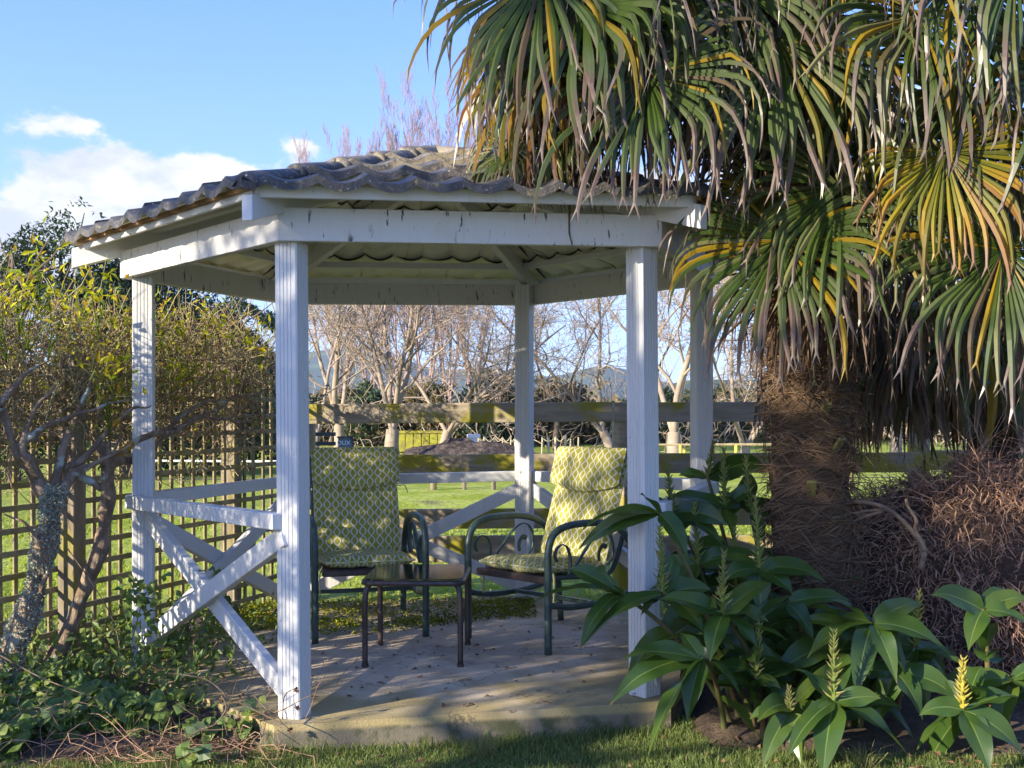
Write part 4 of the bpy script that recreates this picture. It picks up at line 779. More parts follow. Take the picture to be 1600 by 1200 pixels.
pos=np.column_stack([xy,-.12+hgt]); lobed(weeds,pos,.016+.030*R.random(n)**1.5,A3(-.1,-.45,.85)+R.normal(size=(n,3))*.38)
P=np.stack([np.column_stack([xy+R.normal(size=(n,2))*.02,np.full(n,-.14)]),pos*.5+np.column_stack([xy,np.full(n,-.12)])*.5,pos],1)[:1800]; v,q,t=tubes(P,np.tile([[.002,.0018,.0014]],(len(P),1)),3); weeds.add(v,q,t=np.full(len(v),.9),r=np.full(len(v),.4))
n=3000; xy=wspots(n,-2.75,-1.35,5.2,7.2); xy=xy[(xy[:,0]<-1.45-.22*(xy[:,1]-5.4))|(R.random(n)<.25)]; n=len(xy)
pos=np.column_stack([xy,-.08+.26*R.random(n)**1.4]); v,q,r_=leaves(pos,R.normal(size=(n,3))*.7+A3(0,-.1,.3),R.normal(size=(n,3))*.4+A3(-.3,-.4,.8),.04+.035*R.random(n),.022+.012*R.random(n)); weeds.add(v,q,t=np.full(len(v),.6),r=r_)
tag(weeds.build('weeds',m_weed),'leafy green weeds spreading over the bed below the trellis','weeds',kind='stuff')
# weed vine climbing on the braces by the left post
vine=thing('vine','green leafy vine scrambling over the white crossed brace','vine',(-1.5,5.6,-.12))
for pts in ([(300,1010),(318,970),(338,935),(330,905),(345,890)],[(250,1015),(232,960),(212,930),(200,900)],[(360,1010),(352,975),(372,960),(395,1005)],[(205,1000),(225,930),(246,905)]):
    P=smooth_line([Wp(x,y,5.55+.02*k) for k,(x,y) in enumerate(pts)],22); mb=MB(); v,q,t=tubes(P,np.full((1,22),.0028),5); mb.add(v,q); st=mb.build('stem',m_gstem,vine,smooth=True)
    for k in range(2,22):
        for j in range(2):
            p=P[k]+R.normal(size=3)*A3(.035,.03,.03); mb=MB(); v,q,r_=leaves(p[None],R.normal(size=(1,3)),A3(-.2,-.8,.4)[None]+R.normal(size=(1,3))*.4,.042+.02*R.random(1),.034); mb.add(v,q,t=np.full(5,.4),r=r_); mb.build('leaf',m_weed,vine)
# dry stems and dead leaves on the bed
mb=MB(); n=900; xy=wspots(n,-2.4,-.95,4.68,6.0); b=np.column_stack([xy,np.full(n,-.11)]); P=twigs(b,R.normal(size=(n,3))*A3(1,1,.5)+A3(0,0,.35),.12,.5,.002,wig=.35,grav=-.22); P[:,:,2]=np.maximum(P[:,:,2],-.115); v,q,t=tubes(P,np.full((n,6),.0016),3); mb.add(v,q,t=np.repeat(R.random(n),18),r=np.repeat(R.random(n),18)); tag(mb.build('dry_stems',m_dry),'tangle of thin dry stems lying on the garden bed','dry stems',kind='stuff')
for pts in ([(0,1022),(60,1055),(110,1075),(165,1095)],[(60,1042),(110,1050),(160,1070)],[(262,1050),(320,1060),(355,1085),(380,1080),(392,1062)],[(345,1085),(352,1105),(335,1130),(312,1138)]):
    pass
cr=thing('dry_vine','thin dead vine stems with seed heads curling over the foot of the left front post','vine',(-1.05,4.9,-.12))
for pts,d in (([(395,1085),(420,1110),(440,1108),(470,1092),(485,1086)],4.84),([(440,1122),(442,1090),(452,1078),(462,1077)],4.83),([(262,1050),(320,1060),(355,1085),(380,1080),(392,1062)],4.95),([(0,1022),(60,1055),(110,1075),(165,1095)],4.85),([(345,1085),(352,1105),(335,1130),(312,1138)],4.8),([(370,1095),(410,1115),(440,1130),(452,1140)],4.78),([(105,855),(150,920),(180,980),(190,1060)],5.6)):
    P=smooth_line([Wp(x,y,d) for x,y in pts],26); mb=MB(); v,q,t=tubes(P,np.linspace(.0035,.0018,26)[None],5); mb.add(v,q); mb.build('stem',m_dbranch,cr,smooth=True)
for x,y in ((462,1077),(463,1105),(452,1140)):
    c=Wp(x,y,4.83); mb=MB(); n=14; v,q,r_=leaves(np.repeat(c[None],n,0),R.normal(size=(n,3)),R.normal(size=(n,3)),.016,.01,.4); mb.add(v,q,t=np.full(5*n,.2),r=r_*0+.2); mb.build('seed_head',m_litter,cr)
mb=MB(); n=420; xy=np.vstack([wspots(45,-1.2,.7,5.0,6.6),wspots(150,-1.9,-.95,4.7,5.4),wspots(160,.8,2.6,4.55,5.3),wspots(60,-1.0,.9,5.0,7.6),wspots(50,-1,2.4,4.55,4.85)]); n=len(xy); onp=[(abs((x-HC[0])*math.cos(a)+(y-HC[1])*math.sin(a))<1.5) for (x,y),a in zip(xy,np.zeros(n))]
inside=np.array([max(((x-HC[0])*math.cos(math.radians(f_*60-30)+TH)+(y-HC[1])*math.sin(math.radians(f_*60-30)+TH)) for f_ in range(6)) for x,y in xy])<1.52
pos=np.column_stack([xy,np.where(inside,.006+KG*xy[:,0],-.105)]); v,q,r_=leaves(pos,R.normal(size=(n,3))*A3(1,1,.1),R.normal(size=(n,3))*.25+A3(0,0,1),.02+.04*R.random(n)**2,.012+.018*R.random(n),.3); mb.add(v,q,t=np.repeat(R.random(n),5),r=r_); tag(mb.build('leaf_litter',m_litter),'scattered dead brown leaves on the pad and beds','dead leaves',kind='stuff')
# moss and litter at the back-left of the pad
mb=MB(); n=16000; xy=wspots(n,-1.85,.15,6.5,8.0); f_=fbm(np.column_stack([xy,0*xy[:,0]]),3.4,71)
line=7.05+.35*(xy[:,0]+.4).clip(-.5,2)+.12*f_; ok=(xy[:,1]>line)&(R.random(n)<.35+.5*(f_>-.1)); xy=xy[ok]; n=len(xy)
pos=np.column_stack([xy,KG*xy[:,0]+.002+.022*R.random(n)]); v,q,r_=leaves(pos,R.normal(size=(n,3))*A3(1,1,.6),R.normal(size=(n,3))*.5+A3(0,0,1),.012+.02*R.random(n),.009+.008*R.random(n),.3); mb.add(v,q,t=np.repeat(np.clip(.5+.5*fbm(pos,5,72),0,1),5),r=r_); tag(mb.build('moss',m_moss),'yellow-green moss and litter covering the back of the pad','moss',kind='stuff')
# lawn in front
n=85000; xy=wspots(n,-2.7,2.8,4.3,5.35)
slab=np.array([max([((xy[:,0]-HC[0])*math.cos(math.radians(k*60-30)+TH)+(xy[:,1]-HC[1])*math.sin(math.radians(k*60-30)+TH)) for k in range(6)],key=lambda a_:0)]) if False else np.max(np.stack([((xy[:,0]-HC[0])*math.cos(math.radians(k*60-30)+TH)+(xy[:,1]-HC[1])*math.sin(math.radians(k*60-30)+TH)) for k in range(6)]),0)
wob=.05*fbm(np.column_stack([xy,0*xy[:,0]]),4,81)
okk=(slab>1.545)&((xy[:,0]>-1.15+wob*3)|(xy[:,1]<4.82+wob-.06*(xy[:,0]+1.1)))&((xy[:,0]<.85)|(xy[:,1]<4.80+wob)|(R.random(n)<.06))
xy=xy[okk]; n=len(xy); pat=fbm(np.column_stack([xy,0*xy[:,0]]),3,82); near=np.exp(-((slab[okk]-1.55)/.06)**2)
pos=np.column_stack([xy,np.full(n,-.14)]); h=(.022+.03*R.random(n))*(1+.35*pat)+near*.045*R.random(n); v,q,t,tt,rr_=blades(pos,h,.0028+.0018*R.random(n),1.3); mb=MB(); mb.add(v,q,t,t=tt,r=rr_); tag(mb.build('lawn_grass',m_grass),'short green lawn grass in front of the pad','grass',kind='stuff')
# paddock grass beyond
n=50000; yy=6.0+np.abs(R.random(n))**1.8*16; xx=(R.random(n)-.5)*yy*1.05; k=np.max(np.stack([((xx-HC[0])*math.cos(math.radians(j*60-30)+TH)+(yy-HC[1])*math.sin(math.radians(j*60-30)+TH)) for j in range(6)]),0)>1.6
xx,yy=xx[k],yy[k]; n=len(xx); v,q,t,tt,rr_=blades(np.column_stack([xx,yy,np.full(n,-.15)]),.03+.05*R.random(n),.006+.0012*yy,1.2); mb=MB(); mb.add(v,q,t,t=tt,r=rr_); tag(mb.build('paddock_grass',m_fgrass),'bright sunlit paddock grass beyond the fence','grass',kind='stuff')
for px,py,dd in ((757,1140,4.80),(1345,1165,4.6)):
    c=Wp(px,py,dd); c[2]=-.13; tf=thing('grass_tuft','pale yellow grass tuft at the foot of the pad edge' if px<1000 else 'small grass tuft under the front ginger leaves','grass tuft',tuple(c)); mb=MB(); n=70; v,q,t,tt,rr_=blades(c+R.normal(size=(n,3))*A3(.02,.012,0),.06+.11*R.random(n),.004,1.5); mb.add(v,q,t,t=tt,r=rr_*.2); mb.build('blade',m_grass,tf,kind='stuff')
# ------------------------------------------------------------------ trees
def bare_tree(name,label,px,d,H,seed,m,tr,stems=3,spread=.5,upright=.3,levels=4,per=(5,6,6,5),parent_cat='tree',lean=0.,base_fork=.12,twr=.012,group=None,lenf=(.55,.5,.5,.5),wg=1.):
    rg=np.random.default_rng(seed); x=(px-800)/F*d; root=thing(name,label,parent_cat,(x,d,-.15),group)
    cur=[]; segs=[[] for _ in range(levels+1)]; rads=[[] for _ in range(levels+1)]
    K=7
    def grow(p,dirv,L,wig,up):
        P=[p]; dv=dirv
        for k in range(K-1): P.append(P[-1]+dv*L/(K-1)); dv=unit(dv+rg.normal(size=3)*wig*wg+A3(0,0,up))
        return np.array(P)
    p0=A3(x,d,-.25); bl=H*base_fork; P=grow(p0,unit(A3(lean,0,1)),bl,.05,.05); segs[0].append(P); rads[0].append(np.linspace(tr*1.25,tr,K)); par=[]
    for s in range(stems):
        a=s*2*np.pi/stems+rg.random()*1.2; dv=unit(A3(math.cos(a)*spread+lean,math.sin(a)*spread,1)); L=H*(.72+.25*rg.random()); r=tr*(.8 if stems==1 else .62)*(.75+.4*rg.random())
        Q=grow(P[-1]-A3(0,0,.1),dv,L,.10,.05*upright); segs[0].append(Q); rads[0].append(np.linspace(r,r*.2,K)); par.append((Q,r,L))
    for lv in range(1,levels+1):
        new=[]
        for Q,r,L in par:
            nb=per[lv-1]
            for j in range(nb):
                s=.18+.8*(j+rg.random())/nb; k=min(int(s*(K-1)),K-2); f=s*(K-1)-k; b=Q[k]*(1-f)+Q[k+1]*f; ax=unit(Q[k+1]-Q[k]); o=unit(np.cross(ax,rg.normal(size=3)))
                dv=unit(ax*(.35+upright)+o*(1-upright*.6)+A3(0,0,.12+upright*.5)); LL=L*lenf[lv-1]*(1-.45*s)*(.7+.6*rg.random()); rr=max(r*(1-.75*s)*.55,twr*.6)
                S=grow(b,dv,LL,.16+.03*lv,.04+upright*.12); segs[lv].append(S); rads[lv].append(np.linspace(rr,max(rr*.3,twr*.4),K)); new.append((S,rr,LL))
        par=new
    mbt=MB()
    for P_,r_ in zip(segs[0],rads[0]): P_=smooth_line(P_,18); v,q,t=tubes(P_,np.interp(np.linspace(0,1,18),np.linspace(0,1,K),r_)[None],9); mbt.add(v,q)
    tk=mbt.build('trunk',m[0],root,smooth=True)
    mbb=MB()
    if segs[1]: v,q,t=tubes(np.array(segs[1]),np.array(rads[1]),6); mbb.add(v,q)
    mbb.build('branch',m[0],root,smooth=True,kind='stuff')
    mbc=MB()
    for lv in range(2,levels+1): st_=2 if lv==2 else 3; v,q,t=tubes(np.array(segs[lv])[:,::st_],np.array(rads[lv])[:,::st_],3); mbc.add(v,q)
    mbc.build('twig',m[1],root,smooth=True,kind='stuff'); return root
PB=(m_pale,m_dtwig); DB=(m_tbark,m_dtwig)
bare_tree('bare_tree','pale bare tree with several upright stems seen between the left chair and the far post',612,36,7.4,101,PB,0.205,stems=4,spread=.28,upright=.30,per=(9,7,6,3),base_fork=.13,twr=.014)
bare_tree('bare_tree','bare wide-spreading tree with long low boughs left of the far gazebo post',690,40,7.0,102,PB,0.149,stems=3,spread=.9,upright=.05,per=(9,7,6,3),base_fork=.12,twr=.014,lean=.25)
bare_tree('bare_tree','grey bare tree just right of the left front post',530,40,7.4,103,PB,0.174,stems=3,spread=.3,upright=.25,per=(9,7,6,3),base_fork=.14,twr=.014)
bare_tree('bare_tree','thin bare tree right behind the left front post',492,33,6.6,104,PB,0.099,stems=2,spread=.3,upright=.2,per=(9,7,6,3),base_fork=.15,twr=.012)
bare_tree('bare_tree','small dark bare tree with a leafy base left of the far gazebo post',772,44,6.6,105,DB,0.136,stems=3,spread=.55,upright=.1,per=(9,7,6,3),base_fork=.16)
bare_tree('bare_tree','bare tree leaning left between the far post and the right front post',960,38,7.6,106,PB,0.149,stems=2,spread=.45,upright=.1,lean=-.55,per=(9,7,6,3),base_fork=.12,twr=.014)
bare_tree('bare_tree','dark thin bare tree just right of the far gazebo post',868,42,7.6,107,DB,0.099,stems=2,spread=.4,upright=.2,per=(9,7,6,3),base_fork=.18)
bare_tree('bare_tree','thick pale trunked bare tree seen right of the right front post',1052,29,7.5,108,PB,0.167,stems=3,spread=.32,upright=.25,per=(9,7,6,3),base_fork=.13,twr=.012,lean=-.03)
bare_tree('bare_tree','low branching bare tree beside the palm trunk',1165,31,6.5,109,PB,0.124,stems=4,spread=.7,upright=.1,per=(9,7,6,3),base_fork=.08,twr=.012)
bare_tree('bare_tree','bare tree behind the palm skirt at the right',1400,36,7.6,110,PB,0.155,stems=3,spread=.5,upright=.2,per=(9,7,6,3))
for k,(px,H,lab) in enumerate(((536,14.2,'leftmost and lowest bare poplar above the roof'),(578,15.0,'bare poplar second from the left above the roof'),(622,15.4,'tall bare poplar in the middle of the row above the roof'),(664,15.9,'tallest bare poplar above the roof peak'),(700,15.6,'bare poplar beside the palm leaves above the roof'),(740,15.4,'bare poplar half hidden behind the palm leaves'))):
    bare_tree('poplar_tree',lab,px,52,H,200+k,(m_ptwig,m_ptwig),.10,stems=5,spread=.17,upright=.72,levels=3,per=(14,11,7),base_fork=.08,twr=.010,wg=.25,group='bare poplars above the roof',lenf=(.24,.42,.5))
def dense_tree(name,label,px,d,H,W,seed,n=16000,m=None,off=0.,z0=.0,lf=.22,gap=-.15,x=None,group=None,shape=.6):
    rg=np.random.default_rng(seed); x=(px-800)/F*d if x is None else x; root=thing(name,label,'tree',(x,d,-.15),group)
    mb=MB(); P=smooth_line([(x,d,-.2),(x+.1,d,H*.4),(x,d,H*.86)],12); v,q,t=tubes(P,np.linspace(.03*H,.006*H,12)[None],9); mb.add(v,q); mb.build('trunk',m_tbark,root,smooth=True)
    N0=int(n*2.2); u_=unit(rg.normal(size=(N0,3))); rad=rg.random((N0,1))**.45; lump=1+.22*fbm(u_*1.,3.2,seed)[:,None]+.08*fbm(u_,9,seed+1)[:,None]
    p=u_*rad*lump; hz=p[:,2]; p=p*A3(W*.5,W*.5,H*(1-z0)*.52); p[:,:2]*=np.where(hz>0,1-shape*.55*np.clip(hz,0,1),1)[:,None]; p=p+A3(x,d,H*(.5+z0*.5))
    k=fbm(p,2.6/W*2,seed+3)>gap; p=p[k][:n]; n_=len(p)
    nl=unit(p-A3(x,d,H*.4))+rg.normal(size=(n_,3))*.5
    v,q,r_=leaves(p,rg.normal(size=(n_,3))*.7+nl*.5,nl+A3(0,0,.4),lf*(.6+.8*rg.random(n_)),lf*.45*(.7+.6*rg.random(n_))); mb=MB(); mb.add(v,q,t=np.repeat(np.clip(.5+.5*fbm(p,5./W,seed+4),0,1),5),r=r_); mb.build('crown',m or m_conif,root,kind='stuff')
    nb=40; b=np.array([(x,d,H*(.2+.6*rg.random())) for _ in range(nb)]); P=twigs(b,rg.normal(size=(nb,3))*A3(1,1,.3)+A3(0,0,.3),W*.25,W*.55,.02,wig=.12); mb=MB(); v,q,t=tubes(P,np.linspace(.008*H,.002*H,6)[None].repeat(nb,0),5); mb.add(v,q); mb.build('branch',m_tbark,root,kind='stuff'); return root
GE='evergreen trees behind the rose hedge'
dense_tree('evergreen_tree','dark evergreen tree at the far left behind the rose',20,24,5.4,4.2,301,23100,group=GE,lf=.125)
dense_tree('evergreen_tree','tallest dark evergreen left of the gazebo roof corner',95,25,5.6,4.4,302,24750,group=GE,lf=.125)
dense_tree('evergreen_tree','dark evergreen just behind the left roof corner',200,26,4.9,4.6,303,24750,group=GE,lf=.125)
dense_tree('evergreen_tree','dark evergreen behind the left gazebo bay',320,27,4.3,4.4,304,23100,group=GE,lf=.125)
dense_tree('evergreen_tree','low dark evergreen next to the left front post',392,29,3.9,2.8,305,14850,group=GE,lf=.125)
dense_tree('garden_tree','leafy garden tree standing out of view to the left, shading the lawn',0,-.36,6.5,3.15,326,4600,lf=.15,z0=.5,x=-6.98,gap=.10,shape=.1)
# scrub belt and bushes below the bare trees
mb=MB(); n=32000; xx=(R.random(n)-.5)*52; yy=46+R.random(n)*9; hm=np.clip(2.0+1.0*fbm(np.column_stack([xx,0*xx,0*xx]),.5,91),.5,3.6); zz=-.2+hm*R.random(n)**.8; p=np.column_stack([xx,yy,zz]); v,q,r_=leaves(p,R.normal(size=(n,3)),R.normal(size=(n,3))*.6+A3(-.4,-.6,.5),.30+.2*R.random(n),.15,.2); mb.add(v,q,t=np.repeat(np.clip(.5+.7*fbm(p,.35,92),0,1),5),r=r_)
n=1700; xx=(R.random(n)-.5)*50; P=twigs(np.column_stack([xx,41+R.random(n)*12,-.2+2.6*R.random(n)**2]),R.normal(size=(n,3))*.7+A3(0,0,.7),.8,3.2,.02,wig=.35); v,q,t=tubes(P,np.linspace(.020,.008,6)[None].repeat(n,0),3); mb2=MB(); mb2.add(v,q); tag(mb2.build('thicket',m_dtwig),'tangle of bare tan twigs along the far edge of the paddock','thicket',kind='stuff')
tag(mb.build('scrub',m_scrub),'brown and olive scrub belt along the far edge of the paddock','scrub',kind='stuff')
for k,(px,d,H,W,lab) in enumerate(((770,45,2.6,3.0,'dark green rounded bush below the small dark tree'),(668,47,2.4,3.4,'olive rounded bush behind the mossy bin'),(545,46,2.6,3.2,'olive bush behind the grey bare tree'),(900,47,2.3,4.,'dark bush right of the far gazebo post'),(1020,45,2.0,3.,'low bush left of the thick pale tree'))):
    dense_tree('bush',lab,px,d,H,W,400+k,3500,lf=.26,m=m_scrub if k%2 else m_conif,z0=.0,gap=-.4)
# far woodland patches on the hill foot
mb=MB(); n=9000; a=(R.random(n)-.5)*1.2; dd=140+R.random(n)*330; p=np.column_stack([np.sin(a)*dd,np.cos(a)*dd,-.5+R.random(n)*7*(.55+.45*np.sin(a*40)*np.sin(a*13+1))]); p=p[(fbm(p,.02,95)>-.1)]; n=len(p); v,q,r_=leaves(p,R.normal(size=(n,3)),R.normal(size=(n,3))*.5+A3(-.4,-.6,.5),2.2,1.6,.2); mb.add(v,q,t=np.repeat(np.clip(.5+.6*fbm(p,.02,96),0,1),5),r=r_); tag(mb.build('far_woods',m_scrub),'distant wooded farmland at the foot of the hills','woods',kind='stuff')
# ------------------------------------------------------------------ things in the paddock
m_wood=mat('weathered_yellow_wood',(.38,.31,.16),.9,(.26,.2,.11),5.)
m_bin=mat('mossy_bin_board',(.30,.29,.03),.9,(.20,.17,.05),4.)
m_mulch=mat('dark_mulch',(.05,.037,.033),.95,(.15,.115,.095),6.,bump=1,bscale=12,bdist=.15)
m_white=mat('white_plastic',(.78,.78,.76),.4); m_dark=mat('dark_rail_timber',(.055,.06,.055),.8,(.09,.09,.08),6.)
m_blue=mat('navy_tarpaulin',(.018,.035,.085),.55,(.03,.055,.12),8.,bump=.5,bscale=7,bdist=.05); m_bucket=mat('blue_plastic',(.02,.06,.42),.4); m_screen=mat('grey_panel',(.10,.13,.16),.5,(.16,.18,.2),6.)
def gz_at(px,d): return A3((px-800)/F*d,d,-.15)
# mulch heap
c=gz_at(735,36); mb=MB(); K,S=22,90; V=[]
for k in range(K):
    s=k/(K-1); a=np.arange(S)/S*2*np.pi; rr=1-s; pp=np.stack([np.cos(a)*rr,np.sin(a)*rr,0*a],1); hgt=.42*(1-rr**3.2)*(1+.3*fbm(pp,3.3,97)+.16*fbm(pp,11,90))*(1-.35*np.cos(a)*rr); V.append(np.column_stack([c[0]+2.3*rr*np.cos(a)*(1+.1*fbm(pp,4,98)),c[1]+1.3*rr*np.sin(a),-.2+hgt+.05*fbm(pp,13,99)]))
V=np.concatenate(V); i=np.arange(K*S).reshape(K,S); nx=np.roll(i,-1,1); mb.add(V,np.stack([i[:-1],nx[:-1],nx[1:],i[1:]],-1).reshape(-1,4)); o=mb.build('mulch_heap',m_mulch,smooth=True); tag(o,'long dark mulch heap on the grass beyond the fence','mulch heap')
c=gz_at(912,28); mb=MB(); V=[]
for k in range(10):
    s=k/9; a=np.arange(32)/32*2*np.pi; rr=1-s; V.append(np.column_stack([c[0]+1.15*rr*np.cos(a),c[1]+.8*rr*np.sin(a),-.2+.42*(1-rr**1.8)*(1+.1*np.sin(a*5))+.02*R.normal(size=32)]))
V=np.concatenate(V); i=np.arange(320).reshape(10,32); nx=np.roll(i,-1,1); mb.add(V,np.stack([i[:-1],nx[:-1],nx[1:],i[1:]],-1).reshape(-1,4)); tag(mb.build('soil_mound',mat('grassy_mound',(.09,.11,.075),.95,(.15,.16,.12),5.,bump=1,bscale=14,bdist=.05),smooth=True),'low grey-green mound behind the right chair','soil mound')
# mossy bin: boards
c=gz_at(658,41); bn=thing('compost_bin','mossy yellow wooden bin beyond the dark mulch heap','bin',tuple(c))
for k in range(6): mb=MB(); x=c[0]-.72+k*.29; mb.box((x,c[1],-.2),(x,c[1],.48),.26,.03,up=(0,1,0)); mb.build('board',m_bin,bn)
for z in (.5,): mb=MB(); mb.box((c[0]-.9,c[1]-.03,z),(c[0]+.88,c[1]-.03,z),.06,.1); mb.build('top_board',m_bin,bn)
for x in (-.86,.84): mb=MB(); mb.box((c[0]+x,c[1],.125),(c[0]+x,c[1]+.9,.125),.04,.65); mb.build('side_board',m_bin,bn)
# white trough on legs
c=gz_at(740,38); hv=thing('trough','small white trough on legs behind the mulch heap','trough',tuple(c)); mb=MB(); mb.box((c[0]-.22,c[1],.42),(c[0]+.22,c[1],.42),.35,.14,bev=.02); mb.build('tray',m_white,hv); mb=MB(); mb.box((c[0]-.17,c[1],.25),(c[0]+.13,c[1],.25),.3,.2,bev=.01); mb.build('body',m_white,hv)
for x in (-.13,.1): mb=MB(); mb.box((c[0]+x,c[1],-.2),(c[0]+x,c[1],.16),.05,.05); mb.build('leg',m_white,hv)
# pale stakes with rope
st=[(757,36,.5),(773,37,.4),(785,37,.42),(797,37,.5),(804,37,.4),(748,36.5,.45),(846,36,.45),(857,33,.55),(868,36,.45),(882,33,.62),(890,36,.42),(903,35,.5),(828,35,.45)]
m_stake=mat('pale_stake',(.48,.43,.28),.85,(.36,.31,.2),6.)
labs=['tall pale stake at the left end of the rope fence','short pale stake second along the rope fence','pale stake in the middle of the left rope fence','tall pale stake near the far gazebo post','thin stake close to the far gazebo post','pale stake under the white trough','thin stake right of the far gazebo post','stout yellowish stake right of the far gazebo post','slim stake between the two stout stakes','tallest stout stake above the right chair','leaning slim stake above the right chair','far stake at the edge of the mound','stake hidden behind the far gazebo post']
for (px,d,h),lb in zip(st,labs):
    c=gz_at(px,d); mb=MB(); v,q,t=tubes(np.array([c-A3(0,0,.1),c+A3(.02*R.normal(),0,h+.1)]),.035 if 'stout' in lb else .025,7,True); mb.add(v,q,t); tag(mb.build('stake',m_stake),lb,'stake','pale stakes beyond the mulch heap')
for run,lb in (((748,757,773,785,797,804),'pale rope slung between the stakes left of the far post'),((846,868,882,890),'pale rope slung between the stakes right of the far post')):
    pts=[]
    for a_,b_ in zip(run[:-1],run[1:]):
        for s in np.linspace(0,1,8)[:-1]: p=gz_at(a_,36.2)*(1-s)+gz_at(b_,36.2)*s; pts.append(p+A3(0,0,.58-.14*math.sin(math.pi*s)))
    mb=MB(); v,q,t=tubes(np.array(pts),np.full((1,len(pts)),.016),5); mb.add(v,q); tag(mb.build('rope',m_stake),lb,'rope')
# electric tape posts in the paddock
for px,h,lb in ((677,.40,'stoutest paddock post below the white rail'),(725,.38,'thin paddock post in the middle gap'),(771,.34,'paddock post close to the far gazebo post'),(600,.38,'paddock post hidden behind the left chair'),(1100,.4,'paddock post beyond the right post'),(1330,.4,'paddock post behind the palm')):
    c=gz_at(px,19.4); mb=MB(); v,q,t=tubes(np.array([c-A3(0,0,.1),c+A3(0,0,h+.18)]),.055 if px==677 else .036,8,True); mb.add(v,q,t); tag(mb.build('paddock_post',m_post),lb,'post','posts of the wire fence in the paddock')
for z,lb in ((.05,'lower thin dark wire strung along the paddock posts'),(.3,'upper thin dark wire strung along the paddock posts')):
    mb=MB(); v,q,t=tubes(np.array([gz_at(x,19.35)+A3(0,0,z) for x in (200,677,1400)]),np.full((1,3),.008),4); mb.add(v,q); tag(mb.build('fence_wire',m_dark),lb,'wire')
c=np.array([A3(-4.4,12.2,.80),A3(-1.8,12.2,.775),A3(.4,12.2,.765),A3(3.6,12.2,.76)]); mb=MB(); v,q,t=tubes(c,np.full((1,4),.012),6); mb.add(v,q); tag(mb.build('electric_tape',m_white),'white tape line stretched across behind the left chair','tape')
for px in (497,548,592,636): p=(px-800)/F*12.2; 
for px,lb in ((501,'short wooden tape post left of the left chair'),(548,'tape post just above the left chair back'),(900,'tape post behind the right chair')):
    x=(px-800)/F*12.2; mb=MB(); v,q,t=tubes(np.array([(x,12.25,-.2),(x,12.25,.84 if px!=501 else .88)]),.022 if px!=501 else .035,8,True); mb.add(v,q,t); tag(mb.build('tape_post',m_wood),lb,'post','posts of the white tape line')
# dark rail pen with a panel, tarp and bucket
c=gz_at(512,30); pen=thing('rail_pen','dark wooden rail pen seen left of the left chair','rail pen',tuple(c))
for x in (-.62,-.33,.05,.20): mb=MB(); mb.box(c+A3(x,0,-.1),c+A3(x,0,.88),.09,.09); mb.build('post',m_dark,pen)
for z in (.83,.58,.2): mb=MB(); mb.box(c+A3(-1.6,-.06,z),c+A3(.22,-.06,z),.04,.10); mb.build('rail',m_dark,pen)
c=gz_at(539,29.5); pn=thing('panel','grey framed panel with white lettering beside the rail pen','panel',tuple(c))
mb=MB(); mb.box(c+A3(-.18,0,.38),c+A3(.18,0,.38),.02,.72); mb.build('sheet',m_screen,pn)
mb=MB(); fr=smooth_line([c+A3(-.2,-.03,.76),c+A3(.12,-.03,.765),c+A3(.205,-.03,.70),c+A3(.21,-.03,.3),c+A3(.19,-.03,-.02)],24); v,q,t=tubes(fr,np.full((1,24),.026),6,True); mb.add(v,q,t); mb.build('frame',m_dark,pn,smooth=True)
tcv=bpy.data.curves.new('lettering','FONT'); tcv.body='DUX'; tcv.size=.16; tcv.align_x='CENTER'; tcv.extrude=.002; tmp=bpy.data.objects.new('lettering_curve',tcv); lm=bpy.data.meshes.new_from_object(tmp); bpy.data.objects.remove(tmp); to=bpy.data.objects.new('lettering',lm); COL.objects.link(to); lm.materials.clear(); lm.materials.append(m_white); to.rotation_euler=(math.pi/2,0,0); to.parent=pn; to.location=(-.03,-.014,.56)
c=gz_at(526,28.5); mb=MB(); V=[];K,S=10,28
for k in range(K):
    s=k/(K-1); a=np.arange(S)/S*2*np.pi; w=np.interp(s,[0,.5,.85,1],[.32,.24,.20,.0]); V.append(np.column_stack([c[0]+w*np.cos(a)*(1+.12*np.sin(a*5)*(1-s)),c[1]+w*.8*np.sin(a),c[2]-.03+.52*min(1,s*1.12)+.03*np.cos(a*2)*(s>.7)]))
V=np.concatenate(V); i=np.arange(K*S).reshape(K,S); nx=np.roll(i,-1,1); mb.add(V,np.stack([i[:-1],nx[:-1],nx[1:],i[1:]],-1).reshape(-1,4)); tag(mb.build('tarpaulin',m_blue,smooth=True),'navy tarpaulin draped over a small frame by the rail pen','tarpaulin')
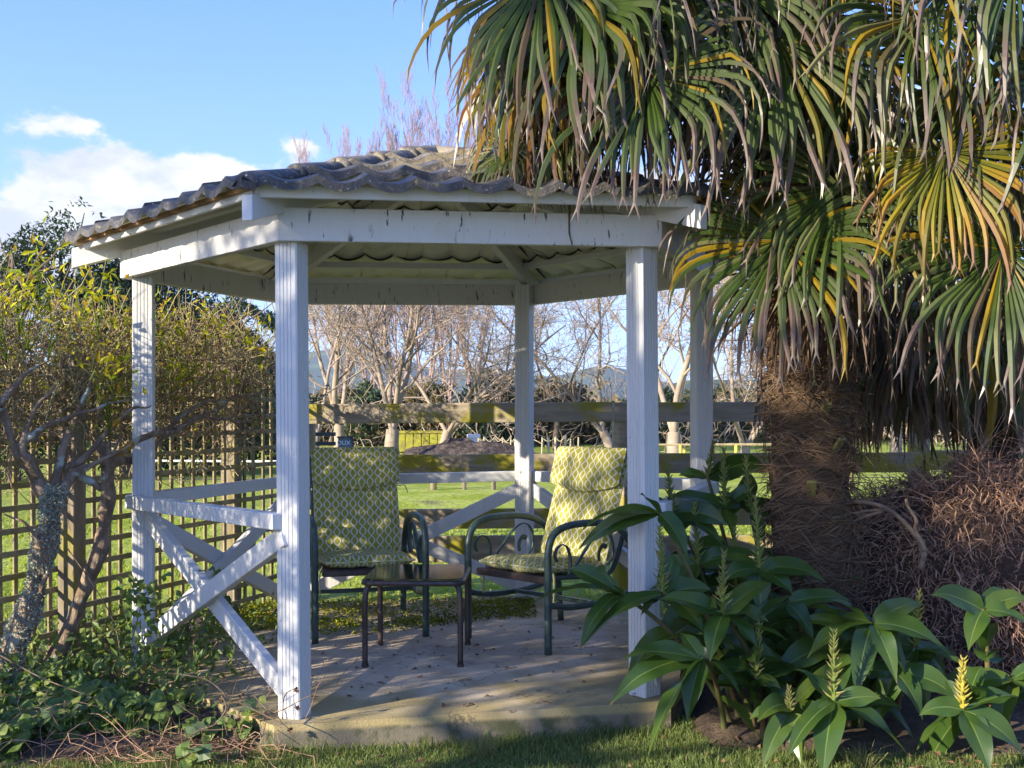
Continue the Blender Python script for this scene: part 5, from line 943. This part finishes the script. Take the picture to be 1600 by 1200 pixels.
c=gz_at(552,29); mb=MB(); P=np.array([c,c+A3(0,0,.02),c+A3(0,0,.19),c+A3(0,0,.20),c+A3(0,0,.2),c+A3(0,0,.05)]); v,q,t=tubes(P,np.array([[.09,.10,.125,.128,.115,.09]]),14); mb.add(v,q); tag(mb.build('bucket',m_bucket,smooth=True),'bright blue bucket standing on the shaded grass','bucket')
c=gz_at(485,29); mb=MB(); v,q,t=tubes(np.array([c,c+A3(0,0,.1),c+A3(0,0,.28),c+A3(0,0,.36)]),np.array([[.12,.13,.10,.04]]),12); mb.add(v,q); tag(mb.build('sack',m_white,smooth=True),'small white sack beside the rail pen','sack')
for k,px in enumerate((1063,1069,1150)):
    c=gz_at(px,27); mb=MB(); v,q,t=tubes(np.array([c-A3(0,0,.1),c+A3(0,0,.62 if k!=1 else .5)]),.04,8,True); mb.add(v,q,t); tag(mb.build('marker_post',mat('yellow_marker',(.55,.42,.08),.6)),('tall yellow marker at the foot of the thick pale tree','shorter pale marker beside the tall yellow marker','pale marker right of the white right post')[k],'post')
for p in (1,):
    pts=np.array([[gz_at(x,27)[0],27,z-.15] for x,z in ((980,.62),(1300,.62))]); mb=MB(); v,q,t=tubes(pts,np.full((1,2),.03),6); mb.add(v,q); tag(mb.build('paddock_rail',m_wood),'long thin yellow rail crossing the paddock by the thick tree','rail')

# ------------------------------------------------------------------ haze
mh=bpy.data.materials.new('haze'); mh.use_nodes=True; nt=mh.node_tree; nt.nodes.clear()
pv=N(nt,'ShaderNodeVolumePrincipled',{'Color':(.80,.88,1,1),'Density':.00018,'Anisotropy':.2}); nt.links.new(pv.outputs[0],N(nt,'ShaderNodeOutputMaterial').inputs['Volume'])
mb=MB(); x0,x1,y0,y1,z0,z1=-2600,2600,-60,2700,-5.5,190
mb.add([(x0,y0,z0),(x1,y0,z0),(x1,y1,z0),(x0,y1,z0),(x0,y0,z1),(x1,y0,z1),(x1,y1,z1),(x0,y1,z1)],[[3,2,1,0],[4,5,6,7],[0,1,5,4],[1,2,6,5],[2,3,7,6],[3,0,4,7]])
tag(mb.build('haze',mh),kind='stuff')
